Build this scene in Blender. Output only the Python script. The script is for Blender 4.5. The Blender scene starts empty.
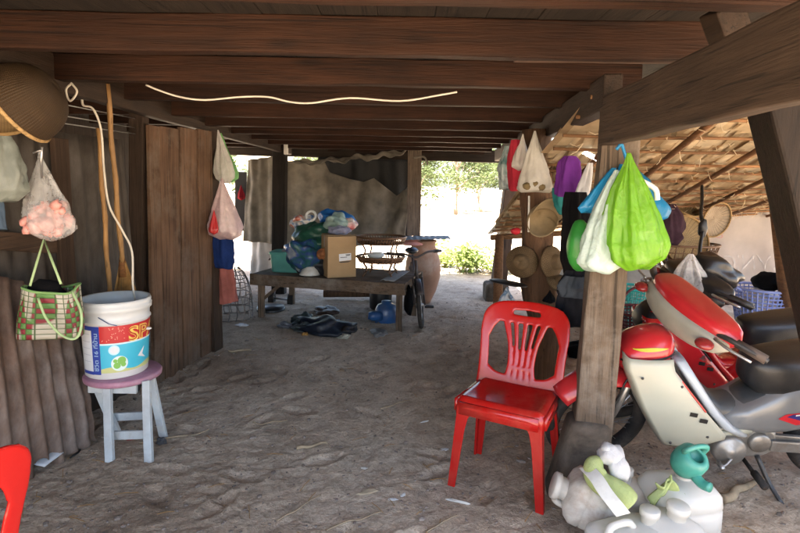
import bpy, bmesh, math, random
import numpy as np
from mathutils import Vector, Matrix, noise
R = math.radians
rnd = random.Random(7)
scene = bpy.context.scene
col = scene.collection
V = Vector
# ------------------------------------------------------------------ camera
FPX = 533.33; PITCH = R(5.0); ROLL = R(1.05); CAMZ = 1.4
PPY = 185 + FPX*math.tan(PITCH)
_f = V((0, math.cos(PITCH), -math.sin(PITCH))); _u0 = V((0, math.sin(PITCH), math.cos(PITCH))); _r0 = V((1, 0, 0))
_r = _r0*math.cos(ROLL) + _u0*math.sin(ROLL); _u = _u0*math.cos(ROLL) - _r0*math.sin(ROLL)
CAM = V((0, 0, CAMZ))
def ray(px, py):
    return _f*FPX + _r*(px-400) + _u*(PPY-py)
def P(px, py, d):
    r = ray(px, py); return CAM + r*(d/r.y)
def G(px, py, z=0.0):
    r = ray(px, py); return CAM + r*((z-CAMZ)/r.z)
def proj(p):
    q = V(p)-CAM; w = q.dot(_f)
    return (400+FPX*q.dot(_r)/w, PPY-FPX*q.dot(_u)/w)
cd = bpy.data.cameras.new('camera'); cam = bpy.data.objects.new('camera', cd); col.objects.link(cam)
cd.sensor_width = 36; cd.lens = FPX/800*36; cd.shift_y = -(266.5-PPY)/800
cd.clip_start = 0.05; cd.clip_end = 2000
cam.matrix_world = Matrix(((_r.x, _u.x, -_f.x, 0), (_r.y, _u.y, -_f.y, 0), (_r.z, _u.z, -_f.z, CAMZ), (0, 0, 0, 1)))
scene.camera = cam
# ------------------------------------------------------------------ materials
def newmat(name):
    m = bpy.data.materials.new(name); m.use_nodes = True
    nt = m.node_tree; nt.nodes.clear()
    return m, nt, nt.nodes, nt.links
def c4(c, k=1.0): return (min(c[0]*k, 1), min(c[1]*k, 1), min(c[2]*k, 1), 1)
def coords(nt, scale=(1, 1, 1), uv=False):
    N, L = nt.nodes, nt.links
    tc = N.new('ShaderNodeTexCoord'); mp = N.new('ShaderNodeMapping'); mp.inputs['Scale'].default_value = scale
    if uv:
        L.new(tc.outputs['UV'], mp.inputs['Vector'])
    else:
        oi = N.new('ShaderNodeObjectInfo'); ma = N.new('ShaderNodeMath'); ma.operation = 'MULTIPLY'; ma.inputs[1].default_value = 23.0
        L.new(oi.outputs['Random'], ma.inputs[0])
        va = N.new('ShaderNodeVectorMath'); va.operation = 'ADD'
        L.new(tc.outputs['Object'], va.inputs[0]); L.new(ma.outputs[0], va.inputs[1]); L.new(va.outputs[0], mp.inputs['Vector'])
    return mp.outputs['Vector']
def noise_n(nt, vec, scale, detail=5, rough=.6, dist=0):
    n = nt.nodes.new('ShaderNodeTexNoise'); n.inputs['Scale'].default_value = scale; n.inputs['Detail'].default_value = detail
    n.inputs['Roughness'].default_value = rough; n.inputs['Distortion'].default_value = dist
    nt.links.new(vec, n.inputs['Vector']); return n.outputs['Fac']
def ramp(nt, fac, stops):
    r = nt.nodes.new('ShaderNodeValToRGB'); nt.links.new(fac, r.inputs['Fac'])
    e = r.color_ramp.elements
    while len(e) < len(stops): e.new(0.5)
    for i, (p, c) in enumerate(stops):
        e[i].position = p; e[i].color = c if len(c) == 4 else (*c, 1)
    return r.outputs['Color']
def mixc(nt, a, b, fac, mode='MIX'):
    m = nt.nodes.new('ShaderNodeMix'); m.data_type = 'RGBA'; m.blend_type = mode
    for s, v in ((m.inputs[0], fac), (m.inputs[6], a), (m.inputs[7], b)):
        if isinstance(v, (int, float)): s.default_value = v
        elif isinstance(v, tuple): s.default_value = v if len(v) == 4 else (*v, 1)
        else: nt.links.new(v, s)
    return m.outputs[2]
def bump(nt, h, strength=.4, dist=.01):
    b = nt.nodes.new('ShaderNodeBump'); b.inputs['Strength'].default_value = strength; b.inputs['Distance'].default_value = dist
    nt.links.new(h, b.inputs['Height']); return b.outputs['Normal']
def out(nt, sh):
    o = nt.nodes.new('ShaderNodeOutputMaterial'); nt.links.new(sh, o.inputs['Surface'])
def pbsdf(nt, colr, rough=.6, nrm=None, metal=0, spec=.5, coat=0):
    p = nt.nodes.new('ShaderNodeBsdfPrincipled')
    if isinstance(colr, tuple): p.inputs['Base Color'].default_value = c4(colr)
    else: nt.links.new(colr, p.inputs['Base Color'])
    if isinstance(rough, (int, float)): p.inputs['Roughness'].default_value = rough
    else: nt.links.new(rough, p.inputs['Roughness'])
    p.inputs['Metallic'].default_value = metal; p.inputs['Specular IOR Level'].default_value = spec
    p.inputs['Coat Weight'].default_value = coat
    if nrm is not None: nt.links.new(nrm, p.inputs['Normal'])
    return p.outputs['BSDF']
def simple(name, c, rough=.6, var=.25, scale=6, bmp=.2, metal=0, spec=.5, dirt=None, dirt_amt=.5, fine=40, coat=0):
    m, nt, N, L = newmat(name)
    if rough >= .8 and spec == .5: spec = .12
    v = coords(nt)
    n1 = noise_n(nt, v, scale, 6, .65)
    cc = ramp(nt, n1, [(.3, c4(c, 1-var)), (.7, c4(c, 1+var*.6))])
    if dirt:
        n3 = noise_n(nt, v, scale*.6, 8, .7, .5)
        fac = ramp(nt, n3, [(.5, (0, 0, 0, 1)), (.72, (dirt_amt,)*3+(1,))])
        cc = mixc(nt, cc, c4(dirt), fac)
    n2 = noise_n(nt, v, fine, 4, .6)
    out(nt, pbsdf(nt, cc, rough, bump(nt, n2, bmp, .004), metal, spec, coat)); return m
def wood(name, c, axis='x', rough=.75, lo=.4, hi=1.2, bmp=.5, spec=.25, grey=None):
    m, nt, N, L = newmat(name)
    s = {'x': (.9, 16, 16), 'y': (16, .9, 16), 'z': (16, 16, .9)}[axis]
    v = coords(nt, s); v2 = coords(nt, (1.3, 1.3, 1.3))
    g = noise_n(nt, v, 2.2, 8, .65, .4)
    big = noise_n(nt, v2, 1.8, 4, .6)
    cc = ramp(nt, g, [(.25, c4(c, lo)), (.5, c4(c, .9)), (.75, c4(c, hi))])
    st = ramp(nt, big, [(.35, (.55, .52, .5, 1)), (.65, (1.1, 1.1, 1.1, 1))])
    cc = mixc(nt, cc, st, .8, 'MULTIPLY')
    oi = N.new('ShaderNodeObjectInfo'); cc = mixc(nt, cc, ramp(nt, oi.outputs['Random'], [(0, (.72, .70, .68, 1)), (.5, (1, .97, .95, 1)), (1, (1.18, 1.12, 1.05, 1))]), .9, 'MULTIPLY')
    vs = {'x': (.5, 30, 30), 'y': (30, .5, 30), 'z': (30, 30, .5)}[axis]; stk = noise_n(nt, coords(nt, vs), 3, 3, .5)
    cc = mixc(nt, cc, c4(c, .18), ramp(nt, stk, [(.60, (0, 0, 0, 1)), (.66, (.75, .75, .75, 1))]))
    vk = N.new('ShaderNodeTexVoronoi'); vk.inputs['Scale'].default_value = 1.0; L.new(coords(nt, {'x': (1.6, 7, 7), 'y': (7, 1.6, 7), 'z': (7, 7, 1.6)}[axis]), vk.inputs['Vector'])
    cc = mixc(nt, cc, c4(c, .25), ramp(nt, vk.outputs['Distance'], [(.06, (.8, .8, .8, 1)), (.16, (0, 0, 0, 1))]))
    if grey:
        n3 = noise_n(nt, v2, 3.5, 7, .7)
        cc = mixc(nt, cc, c4(grey), ramp(nt, n3, [(.48, (0, 0, 0, 1)), (.7, (.75, .75, .75, 1))]))
    fine = noise_n(nt, v, 9, 4, .6)
    h = nt.nodes.new('ShaderNodeMath'); h.operation = 'ADD'; L.new(g, h.inputs[0]); L.new(fine, h.inputs[1])
    out(nt, pbsdf(nt, cc, rough, bump(nt, h.outputs[0], bmp, .006), 0, spec)); return m
def thin(name, c, rough=.4, trans=.4, clear=0.0, bmp=.5, scale=18, var=.15, spec=.5):
    """thin plastic film or cloth that lets light through"""
    m, nt, N, L = newmat(name)
    v = coords(nt); n = noise_n(nt, v, scale, 5, .6, .8); n1 = noise_n(nt, v, 5, 3)
    cc = ramp(nt, n1, [(.3, c4(c, 1-var)), (.7, c4(c, 1+var))])
    nr = bump(nt, n, bmp, .012)
    p = pbsdf(nt, cc, rough, nr, 0, spec)
    t = N.new('ShaderNodeBsdfTranslucent'); L.new(cc, t.inputs['Color']); L.new(nr, t.inputs['Normal'])
    mx = N.new('ShaderNodeMixShader'); mx.inputs[0].default_value = trans; L.new(p, mx.inputs[1]); L.new(t.outputs[0], mx.inputs[2])
    sh = mx.outputs[0]
    if clear > 0:
        tr = N.new('ShaderNodeBsdfTransparent'); m2 = N.new('ShaderNodeMixShader')
        f = ramp(nt, n, [(.3, (clear+.12,)*3+(1,)), (.7, (max(clear-.25, 0),)*3+(1,))])
        L.new(f, m2.inputs[0]); L.new(sh, m2.inputs[1]); L.new(tr.outputs[0], m2.inputs[2]); sh = m2.outputs[0]
    out(nt, sh); return m
def weave(name, c1, c2, nu, nv, rough=.65, gap=None, bmp=.8, c3=None):
    """basket weave laid along the surface's own UV"""
    m, nt, N, L = newmat(name)
    v = coords(nt, (nu, nv, 1), uv=True)
    ck = N.new('ShaderNodeTexChecker'); ck.inputs['Scale'].default_value = 1.0; L.new(v, ck.inputs['Vector'])
    v2 = coords(nt, (nu*.5, nv*.5, 1), uv=True)
    n = noise_n(nt, v2, 1.0, 2); n5 = noise_n(nt, v2, .25, 3)
    a = mixc(nt, c4(c1), c4(c1, .6), n); b = mixc(nt, c4(c2), c4(c2, .6), n)
    cc = mixc(nt, a, b, ck.outputs['Fac'])
    if c3:
        st = N.new('ShaderNodeTexNoise'); st.inputs['Scale'].default_value = 1.0; st.inputs['Detail'].default_value = 0
        L.new(coords(nt, (nu*.7, nv*.15, 1), uv=True), st.inputs['Vector'])
        cc = mixc(nt, cc, c4(c3), ramp(nt, st.outputs['Fac'], [(.5, (0, 0, 0, 1)), (.54, (1, 1, 1, 1))]))
    cc = mixc(nt, cc, ramp(nt, n5, [(.3, (.6, .55, .5, 1)), (.7, (1.1, 1.1, 1.1, 1))]), .8, 'MULTIPLY')
    sep = N.new('ShaderNodeSeparateXYZ'); L.new(v, sep.inputs[0])
    def tri(o):
        a = N.new('ShaderNodeMath'); a.operation = 'PINGPONG'; a.inputs[1].default_value = .5; L.new(o, a.inputs[0]); return a.outputs[0]
    mi = N.new('ShaderNodeMath'); mi.operation = 'MINIMUM'; L.new(tri(sep.outputs[0]), mi.inputs[0]); L.new(tri(sep.outputs[1]), mi.inputs[1])
    cc = mixc(nt, c4(c1, .25), cc, ramp(nt, mi.outputs[0], [(.02, (0, 0, 0, 1)), (.12, (1, 1, 1, 1))]))
    out(nt, pbsdf(nt, cc, rough, bump(nt, mi.outputs[0], bmp, .006), 0, .3)); return m
# ------------------------------------------------------------------ mesh builder
def orth(d, up=V((0, 0, 1))):
    d = V(d).normalized(); s = d.cross(up)
    if s.length < 1e-4: s = d.cross(V((0, 1, 0)))
    s.normalize(); return s, s.cross(d)
def spline(pts, n=6):
    pts = [V(p) for p in pts]; o = []
    q = [pts[0]*2-pts[1]] + pts + [pts[-1]*2-pts[-2]]
    for i in range(len(pts)-1):
        a, b, c, d = q[i:i+4]
        for k in range(n):
            t = k/n
            o.append(.5*((2*b)+(c-a)*t+(2*a-5*b+4*c-d)*t*t+(3*b-a-3*c+d)*t**3))
    o.append(pts[-1]); return o
class MB:
    def __init__(s, xf=None):
        s.v = []; s.f = []; s.uv = {}; s.mi = []; s.cur = 0; s.xf = xf
    def add(s, vs, fs, uvs=None):
        o = len(s.v)
        s.v += [(s.xf @ V(p)) if s.xf else V(p) for p in vs]
        for f in fs:
            if uvs: s.uv[len(s.f)] = [uvs[i] for i in f]
            s.f.append([i+o for i in f]); s.mi.append(s.cur)
        return s
    def box(s, c, size, rot=None):
        c = V(c); x, y, z = [k/2 for k in size]
        vs = [V((a*x, b*y, e*z)) for e in (-1, 1) for b in (-1, 1) for a in (-1, 1)]
        if rot is not None: vs = [rot @ q for q in vs]
        return s.add([c+q for q in vs], [(0, 2, 3, 1), (4, 5, 7, 6), (0, 1, 5, 4), (2, 6, 7, 3), (0, 4, 6, 2), (1, 3, 7, 5)])
    def bar(s, p0, p1, w, h, up=(0, 0, 1), w1=None, h1=None, seg=1, jit=0, sd=0):
        p0, p1 = V(p0), V(p1); a, b = orth(p1-p0, V(up)); w1 = w if w1 is None else w1; h1 = h if h1 is None else h1
        r = random.Random(sd or len(s.v)+3); vs = []; fs = []
        for i in range(seg+1):
            t = i/seg; c = p0.lerp(p1, t); ww = w+(w1-w)*t; hh = h+(h1-h)*t
            c = c + (a*r.uniform(-1, 1)+b*r.uniform(-1, 1))*jit
            for sx, sy in ((-1, -1), (1, -1), (1, 1), (-1, 1)):
                vs.append(c+a*(sx*ww/2+r.uniform(-jit, jit)*.5)+b*(sy*hh/2+r.uniform(-jit, jit)*.5))
        for i in range(seg):
            o = i*4
            for k in range(4): fs.append((o+k, o+(k+1) % 4, o+4+(k+1) % 4, o+4+k))
        fs += [(3, 2, 1, 0), tuple(seg*4+k for k in range(4))]
        return s.add(vs, fs)
    def tube(s, pts, r, n=8, cap=True, close=False):
        pts = [V(p) for p in pts]; m = len(pts); vs = []; fs = []
        rr = [r]*m if isinstance(r, (int, float)) else list(r)
        if len(rr) != m: rr = [rr[0]+(rr[-1]-rr[0])*i/(m-1) for i in range(m)]
        pa = None
        for i in range(m):
            if close: t = pts[(i+1) % m]-pts[i-1]
            else: t = pts[min(i+1, m-1)]-pts[max(i-1, 0)]
            t.normalize()
            if pa is None: pa, _ = orth(t)
            pa = (pa - t*pa.dot(t)); pa = pa.normalized() if pa.length > 1e-6 else orth(t)[0]
            pb = t.cross(pa)
            for k in range(n):
                a = 2*math.pi*k/n; vs.append(pts[i]+(pa*math.cos(a)+pb*math.sin(a))*rr[i])
        for i in range(m if close else m-1):
            for k in range(n):
                j = (i+1) % m; fs.append((i*n+k, i*n+(k+1) % n, j*n+(k+1) % n, j*n+k))
        if cap and not close: fs += [tuple(range(n-1, -1, -1)), tuple((m-1)*n+k for k in range(n))]
        return s.add(vs, fs)
    def grid(s, fn, nu, nv, closed=False):
        vs = []; uvs = []
        for j in range(nv+1):
            for i in range(nu+1):
                u, v = i/nu, j/nv; vs.append(V(fn(u, v))); uvs.append((u, v))
        fs = [(j*(nu+1)+i, j*(nu+1)+i+1, (j+1)*(nu+1)+i+1, (j+1)*(nu+1)+i) for j in range(nv) for i in range(nu)]
        return s.add(vs, fs, uvs)
    def lathe(s, prof, loc=(0, 0, 0), n=24, M=None, sx=1, sy=1):
        loc = V(loc); M = M or Matrix.Identity(3); k = len(prof)-1
        def fn(u, v):
            x = v*k; i = min(int(round(x)), k); r, z = prof[i]; a = 2*math.pi*u
            return loc + M @ V((r*math.cos(a)*sx, r*math.sin(a)*sy, z))
        return s.grid(fn, n, k)
    def ell(s, c, r3, rot=None, nu=16, nv=10, nz=0, sd=0, e=1.0):
        c = V(c)
        def fn(u, v):
            a = 2*math.pi*u; b = math.pi*(v-.5)
            sg = lambda x: math.copysign(abs(x)**e, x)
            q = V((sg(math.cos(b))*sg(math.cos(a)), sg(math.cos(b))*sg(math.sin(a)), sg(math.sin(b))))
            if nz: q = q*(1+nz*noise.noise(q*1.7+V((sd, sd*2.1, 0))))
            q = V((q.x*r3[0], q.y*r3[1], q.z*r3[2]))
            return c + (rot @ q if rot is not None else q)
        return s.grid(fn, nu, nv)
    def loft(s, rings, cap=True, close=True):
        n = len(rings[0]); vs = [p for r in rings for p in r]; fs = []
        for i in range(len(rings)-1):
            for k in range(n if close else n-1):
                fs.append((i*n+k, i*n+(k+1) % n, (i+1)*n+(k+1) % n, (i+1)*n+k))
        if cap: fs += [tuple(range(n-1, -1, -1)), tuple((len(rings)-1)*n+k for k in range(n))]
        return s.add(vs, fs)
    def prism(s, outline, fn0, fn1):
        a = [fn0(*p) for p in outline]; b = [fn1(*p) for p in outline]; n = len(a)
        fs = [tuple(range(n-1, -1, -1)), tuple(range(n, 2*n))] + [(k, (k+1) % n, n+(k+1) % n, n+k) for k in range(n)]
        return s.add(a+b, fs)
    def build(s, name, mats, parent=None, smooth=False, bevel=0, sub=0, solid=0, weld=True, base=None, remesh=0, bseg=2, wire=0):
        if not isinstance(mats, (list, tuple)): mats = [mats]
        org = V((0, 0, 0))
        if parent is not None:
            q = parent
            while q is not None: org = org+q.location; q = q.parent
        elif base is not None: org = V(base)
        else:
            xs = [p.x for p in s.v]; ys = [p.y for p in s.v]; zs = [p.z for p in s.v]
            org = V(((min(xs)+max(xs))/2, (min(ys)+max(ys))/2, min(zs)))
        me = bpy.data.meshes.new(name)
        me.from_pydata([p-org for p in s.v], [], s.f)
        if s.uv:
            ul = me.uv_layers.new(name='UVMap')
            for pl in me.polygons:
                q = s.uv.get(pl.index)
                if q:
                    for k, li in enumerate(pl.loop_indices): ul.data[li].uv = q[k]
        for m in mats: me.materials.append(m)
        if len(mats) > 1: me.polygons.foreach_set('material_index', s.mi)
        if weld:
            bm = bmesh.new(); bm.from_mesh(me); bmesh.ops.remove_doubles(bm, verts=bm.verts, dist=1e-5)
            bmesh.ops.recalc_face_normals(bm, faces=bm.faces); bm.to_mesh(me); bm.free()
        if smooth: me.polygons.foreach_set('use_smooth', [True]*len(me.polygons))
        me.update()
        o = bpy.data.objects.new(name, me); col.objects.link(o)
        if parent is not None: o.parent = parent
        else: o.location = org
        if remesh:
            md = o.modifiers.new('r', 'REMESH'); md.mode = 'VOXEL'; md.voxel_size = remesh; md.use_smooth_shade = True
            md = o.modifiers.new('s', 'SMOOTH'); md.factor = .6; md.iterations = 5
        if wire:
            md = o.modifiers.new('w', 'WIREFRAME'); md.thickness = wire; md.use_even_offset = False
        if solid:
            md = o.modifiers.new('t', 'SOLIDIFY'); md.thickness = solid; md.offset = 0
        if bevel:
            md = o.modifiers.new('b', 'BEVEL'); md.width = bevel; md.segments = bseg; md.limit_method = 'ANGLE'; md.angle_limit = R(40); md.harden_normals = False
        if sub:
            md = o.modifiers.new('u', 'SUBSURF'); md.levels = sub; md.render_levels = sub
        return o
def tag(o, label, cat, group=None, kind=None):
    o['label'] = label; o['category'] = cat
    if group: o['group'] = group
    if kind: o['kind'] = kind
    return o
def thing(name, label, cat, loc=(0, 0, 0), group=None):
    o = bpy.data.objects.new(name, None); o.empty_display_size = .1; col.objects.link(o); o.location = V(loc)
    return tag(o, label, cat, group)
def dup(root, loc, rotz, label, group=None):
    r = root.copy(); col.objects.link(r); r.location = loc; r.rotation_euler = (0, 0, rotz); r['label'] = label
    if group: r['group'] = group
    for ch in list(root.children):
        c = ch.copy(); col.objects.link(c); c.parent = r
        for g in list(ch.children):
            d = g.copy(); col.objects.link(d); d.parent = c
    return r
def text_mesh(txt, size, fn, name, mat, parent, width=None, res=3, bold=0):
    """lettering as thin mesh; fn maps the flat (x, y) of the text to a place on the surface"""
    cu = bpy.data.curves.new('t', 'FONT'); cu.body = txt; cu.size = size; cu.resolution_u = res; cu.offset = bold
    to = bpy.data.objects.new('t', cu); col.objects.link(to)
    dg = bpy.context.evaluated_depsgraph_get(); dg.update()
    me = bpy.data.meshes.new_from_object(to.evaluated_get(dg)); bpy.data.objects.remove(to); bpy.data.curves.remove(cu)
    vs = [v.co.copy() for v in me.vertices]; fs = [tuple(p.vertices) for p in me.polygons]; bpy.data.meshes.remove(me)
    if not vs: return None
    k = 1.0; x0 = min(v.x for v in vs); x1 = max(v.x for v in vs)
    if width: k = width/max(x1-x0, 1e-6)
    mb = MB(); mb.add([fn((v.x-x0)*k, v.y) for v in vs], fs)
    return mb.build(name, mat, parent, weld=False)
def bag(mb, top, W, H, D=None, prof=None, folds=8, sd=0, amp=.2, nt=48, nr=26, rot=0, droop=(0, 0), closed=True, nz=.12, twist=.6, crease=.16):
    D = D or W; top = V(top)
    prof = prof or [(0, .04), (.06, .1), (.3, .36), (.58, .76), (.8, 1), (.92, .93), (1, .4)]
    px = [a for a, b in prof]; py = [b for a, b in prof]; r = random.Random(sd)
    p1, p2, p3 = r.uniform(0, 6), r.uniform(0, 6), r.uniform(0, 6); cr, sr = math.cos(rot), math.sin(rot)
    def fn(u, v):
        th = 2*math.pi*(u+.02*math.sin(7*v+p2)*math.sin(6.283*u)); rad = float(np.interp(v, px, py)); a = amp*(1-v)**.6+amp*.25
        k = 1+a*math.sin(folds*th+p1+twist*v*3)+.5*a*math.sin((folds*2+1)*th+p2-2*v)+.3*a*math.sin((folds-3)*th+p3)
        q = V((math.cos(th), math.sin(th), v*2.2)); k += nz*noise.noise(q*1.6+V((sd*3.7, 0, 0)))*(.3+v)+crease*(abs(noise.noise(V((q.x*3.2, q.y*3.2, v*4.5+sd))))-.22)*min(v*3, 1)+.5*crease*abs(noise.noise(V((q.x*6+sd, q.y*6, v*7))))
        x, y = math.cos(th)*W/2*rad*k, math.sin(th)*D/2*rad*k
        zz = -H*v + .03*H*math.sin(2*th+p2)*v
        return top+V((x*cr-y*sr+droop[0]*v, x*sr+y*cr+droop[1]*v, zz))
    mb.grid(fn, nt, nr)
    if closed:
        n = nt+1; base = len(mb.v)-n; c = sum((mb.v[base+i] for i in range(nt)), V())/nt
        xf = mb.xf; mb.xf = None
        mb.add([c-V((0, 0, .02*H))], []); ci = len(mb.v)-1
        for i in range(nt): mb.f.append([base+i, base+i+1, ci]); mb.mi.append(mb.cur)
        mb.xf = xf
    return mb
def sheet(mb, TL, TR, BL, BR, nu=40, nv=30, amp=.03, nf=5, sd=0, pinch=0, sag=0):
    TL, TR, BL, BR = V(TL), V(TR), V(BL), V(BR); r = random.Random(sd); ph = [r.uniform(0, 6) for _ in range(4)]
    nrm = (TR-TL).cross(BL-TL).normalized()
    def fn(u, v):
        p = TL.lerp(TR, u).lerp(BL.lerp(BR, u), v)
        w = math.sin(nf*6.28*u+ph[0]+1.2*v)+.6*math.sin(nf*2.3*6.28*u+ph[1]-2*v)+.9*noise.noise(V((u*4, v*3, sd)))*2
        p = p + nrm*(amp*w) + V((0, 0, -sag*math.sin(math.pi*u)))
        p.z += .3*amp*noise.noise(V((u*5, v*5, sd+9)))
        return p
    return mb.grid(fn, nu, nv)
def hanger(mb, nail, top, r=.004):
    mb.tube([nail, (V(nail)+V(top))*.5+V((.004, 0, 0)), top], r, 5)
# ------------------------------------------------------------------ palette
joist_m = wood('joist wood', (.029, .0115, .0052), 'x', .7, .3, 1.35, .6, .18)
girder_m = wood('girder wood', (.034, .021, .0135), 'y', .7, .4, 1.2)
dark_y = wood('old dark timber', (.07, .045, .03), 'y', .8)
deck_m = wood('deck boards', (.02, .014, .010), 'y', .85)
post_m = wood('weathered post', (.125, .097, .072), 'z', .85, .45, 1.25, .9, .2, (.20, .175, .148))
darkpost_m = wood('dark post', (.085, .056, .038), 'z', .85, .5, 1.2, .8)
trunk_m = wood('rough trunk', (.13, .075, .043), 'z', .9, .4, 1.3, 1.0, .2)
plank_m = wood('door planks', (.135, .083, .053), 'z', .8, .4, 1.25, .7, .2, (.15, .115, .088))
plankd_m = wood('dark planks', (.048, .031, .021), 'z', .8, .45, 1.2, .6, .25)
bench_m = wood('bench wood', (.165, .12, .085), 'x', .85, .5, 1.2, .6, .2, (.22, .19, .16))
benchz_m = wood('bench leg wood', (.165, .12, .085), 'z', .85, .5, 1.2, .6)
bamboo_m = wood('bamboo', (.42, .25, .10), 'z', .5, .7, 1.15, .2)
batten_m = wood('roof poles', (.23, .125, .06), 'x', .8, .5, 1.2, .5)
rafter_m = wood('roof rafters', (.19, .10, .05), 'y', .8, .5, 1.2, .5)
concrete_m = simple('stained concrete', (.10, .080, .062), .92, .5, 7, 1.0, dirt=(.20, .165, .13), fine=60)
steel_m = simple('dull steel', (.45, .45, .45), .38, .3, 8, .1, metal=.9, dirt=(.12, .08, .05), dirt_amt=.6)
chrome_m = simple('worn chrome', (.6, .6, .6), .25, .2, 8, .05, metal=1, dirt=(.15, .1, .07), dirt_amt=.4)
black_m = simple('black plastic', (.008, .008, .009), .45, .3, 8, .15)
rubber_m = simple('dusty rubber', (.035, .032, .03), .8, .35, 10, .4, dirt=(.16, .13, .11), dirt_amt=.5)
blackcloth_m = simple('black cloth', (.005, .005, .006), .95, .3, 12, .4)
white_m = simple('grubby white plastic', (.74, .74, .70), .42, .1, 6, .12, dirt=(.42, .36, .28), dirt_amt=.6)
# ------------------------------------------------------------------ light and air
SUN_EL, SUN_AZ = R(66), R(191)      # sun stands behind the far side of the yard, to the right
w = bpy.data.worlds.new('World'); scene.world = w; w.use_nodes = True
wn = w.node_tree; wn.nodes.clear()
sky = wn.nodes.new('ShaderNodeTexSky'); sky.sky_type = 'NISHITA'; sky.sun_disc = False
sky.sun_elevation = SUN_EL; sky.sun_rotation = SUN_AZ; sky.dust_density = 2.5; sky.air_density = 1.0
bg = wn.nodes.new('ShaderNodeBackground'); bg.inputs['Strength'].default_value = .065
wo = wn.nodes.new('ShaderNodeOutputWorld'); wn.links.new(sky.outputs[0], bg.inputs[0]); wn.links.new(bg.outputs[0], wo.inputs[0])
sl = bpy.data.lights.new('sun', 'SUN'); sl.energy = 5.0; sl.angle = R(.55); sl.color = (1, .93, .82)
so = bpy.data.objects.new('sun', sl); col.objects.link(so)
sd_ = V((math.sin(SUN_AZ)*math.cos(SUN_EL), math.cos(SUN_AZ)*math.cos(SUN_EL), math.sin(SUN_EL)))
so.rotation_euler = sd_.to_track_quat('Z', 'Y').to_euler(); so.location = sd_*50
scene.view_settings.view_transform = 'Standard'; scene.view_settings.look = 'None'
scene.view_settings.exposure = EXPO = 3.8; scene.view_settings.gamma = 1
try: scene.view_settings.use_curve_mapping = False
except Exception: pass
scene.cycles.max_bounces = 10; scene.cycles.diffuse_bounces = 6; scene.cycles.transparent_max_bounces = 12
scene.cycles.use_denoising = True
scene.cycles.sample_clamp_indirect = 8
# ------------------------------------------------------------------ ground
def vnoise(x, y, seed):
    r = np.random.RandomState(seed); T = r.rand(256, 256)
    xi = np.floor(x).astype(int); yi = np.floor(y).astype(int); fx = x-xi; fy = y-yi
    fx = fx*fx*(3-2*fx); fy = fy*fy*(3-2*fy)
    a = T[xi % 256, yi % 256]; b = T[(xi+1) % 256, yi % 256]; c = T[xi % 256, (yi+1) % 256]; d = T[(xi+1) % 256, (yi+1) % 256]
    return (a*(1-fx)+b*fx)*(1-fy)+(c*(1-fx)+d*fx)*fy-.5
def ground_z(x, y):
    z = .04*vnoise(x*.9, y*.9, 1)+.016*vnoise(x*2.7+3, y*2.7, 2)
    wx = x+.12*vnoise(x*4, y*4, 11); wy = y+.12*vnoise(x*4+9, y*4, 12)
    tr = .35+.9*np.clip(vnoise(x*.8+5, y*.8, 6)+.35, 0, 1)
    z = z+tr*.62*(.008*vnoise(wx*7, wy*9, 3)+.006*(.25-np.abs(vnoise(wx*13+7, wy*16, 4)))+.014*vnoise(wx*24, wy*29, 5)+.013*vnoise(x*52, y*58, 8))
    rr = np.random.RandomState(5)       # foot prints trodden into the loose dirt
    for i in range(170):
        cx, cy, a = rr.uniform(-2, 3), rr.uniform(1.8, 7.5), rr.uniform(0, 3.14)
        dx, dy = x-cx, y-cy; m = (np.abs(dx) < .3) & (np.abs(dy) < .3)
        if not m.any(): continue
        u = dx*np.cos(a)+dy*np.sin(a); v = -dx*np.sin(a)+dy*np.cos(a)
        q = (u/.10)**2+(v/.042)**2
        z = z+np.where(m, -.014*np.exp(-q*q*.8)+.007*np.exp(-(q-1.6)**2*2), 0)
    k = np.clip((y-60)/60, 0, 1); return z*(1-k)
def gz(x, y): return float(ground_z(np.array([x], float), np.array([y], float))[0])
gxs = np.concatenate([-np.geomspace(400, 5, 40), np.linspace(-4.8, -2.3, 50), np.linspace(-2.25, 2.6, 330), np.linspace(2.65, 4.8, 45), np.geomspace(5, 400, 40)])
gys = np.concatenate([-np.geomspace(300, .5, 40), np.linspace(0, 1.9, 30), 1.93+np.cumsum(np.linspace(.0085, .04, 260)), ])
gys = np.concatenate([gys, gys[-1]+np.geomspace(.05, 600, 90)])
X, Y = np.meshgrid(gxs, gys); Z = ground_z(X, Y)
me = bpy.data.meshes.new('ground'); nx, ny = len(gxs), len(gys)
idx = np.arange(nx*ny).reshape(ny, nx)
fc = np.stack([idx[:-1, :-1], idx[:-1, 1:], idx[1:, 1:], idx[1:, :-1]], -1).reshape(-1, 4)
me.from_pydata(np.stack([X, Y, Z], -1).reshape(-1, 3).tolist(), [], fc.tolist()); me.polygons.foreach_set('use_smooth', [True]*len(fc)); me.update()
m, nt, N, L = newmat('dry dirt'); v = coords(nt)
n1 = noise_n(nt, v, .9, 6, .65); n2 = noise_n(nt, v, 9, 8, .7, .3); n3 = noise_n(nt, v, 60, 5, .7); n4 = noise_n(nt, v, 28, 3, .5)
cc = ramp(nt, n1, [(.3, (.27, .20, .14, 1)), (.5, (.46, .362, .268, 1)), (.7, (.60, .505, .395, 1))])
cc = mixc(nt, cc, ramp(nt, n2, [(.3, (.6, .57, .55, 1)), (.5, (1, 1, 1, 1)), (.75, (1.25, 1.22, 1.2, 1))]), .9, 'MULTIPLY')
cc = mixc(nt, cc, ramp(nt, n3, [(.3, (.62, .6, .58, 1)), (.5, (1, 1, 1, 1)), (.7, (1.2, 1.2, 1.2, 1))]), .8, 'MULTIPLY')
cc = mixc(nt, cc, (.52, .46, .40), ramp(nt, n4, [(.68, (0, 0, 0, 1)), (.75, (.5, .5, .5, 1))]))
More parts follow.
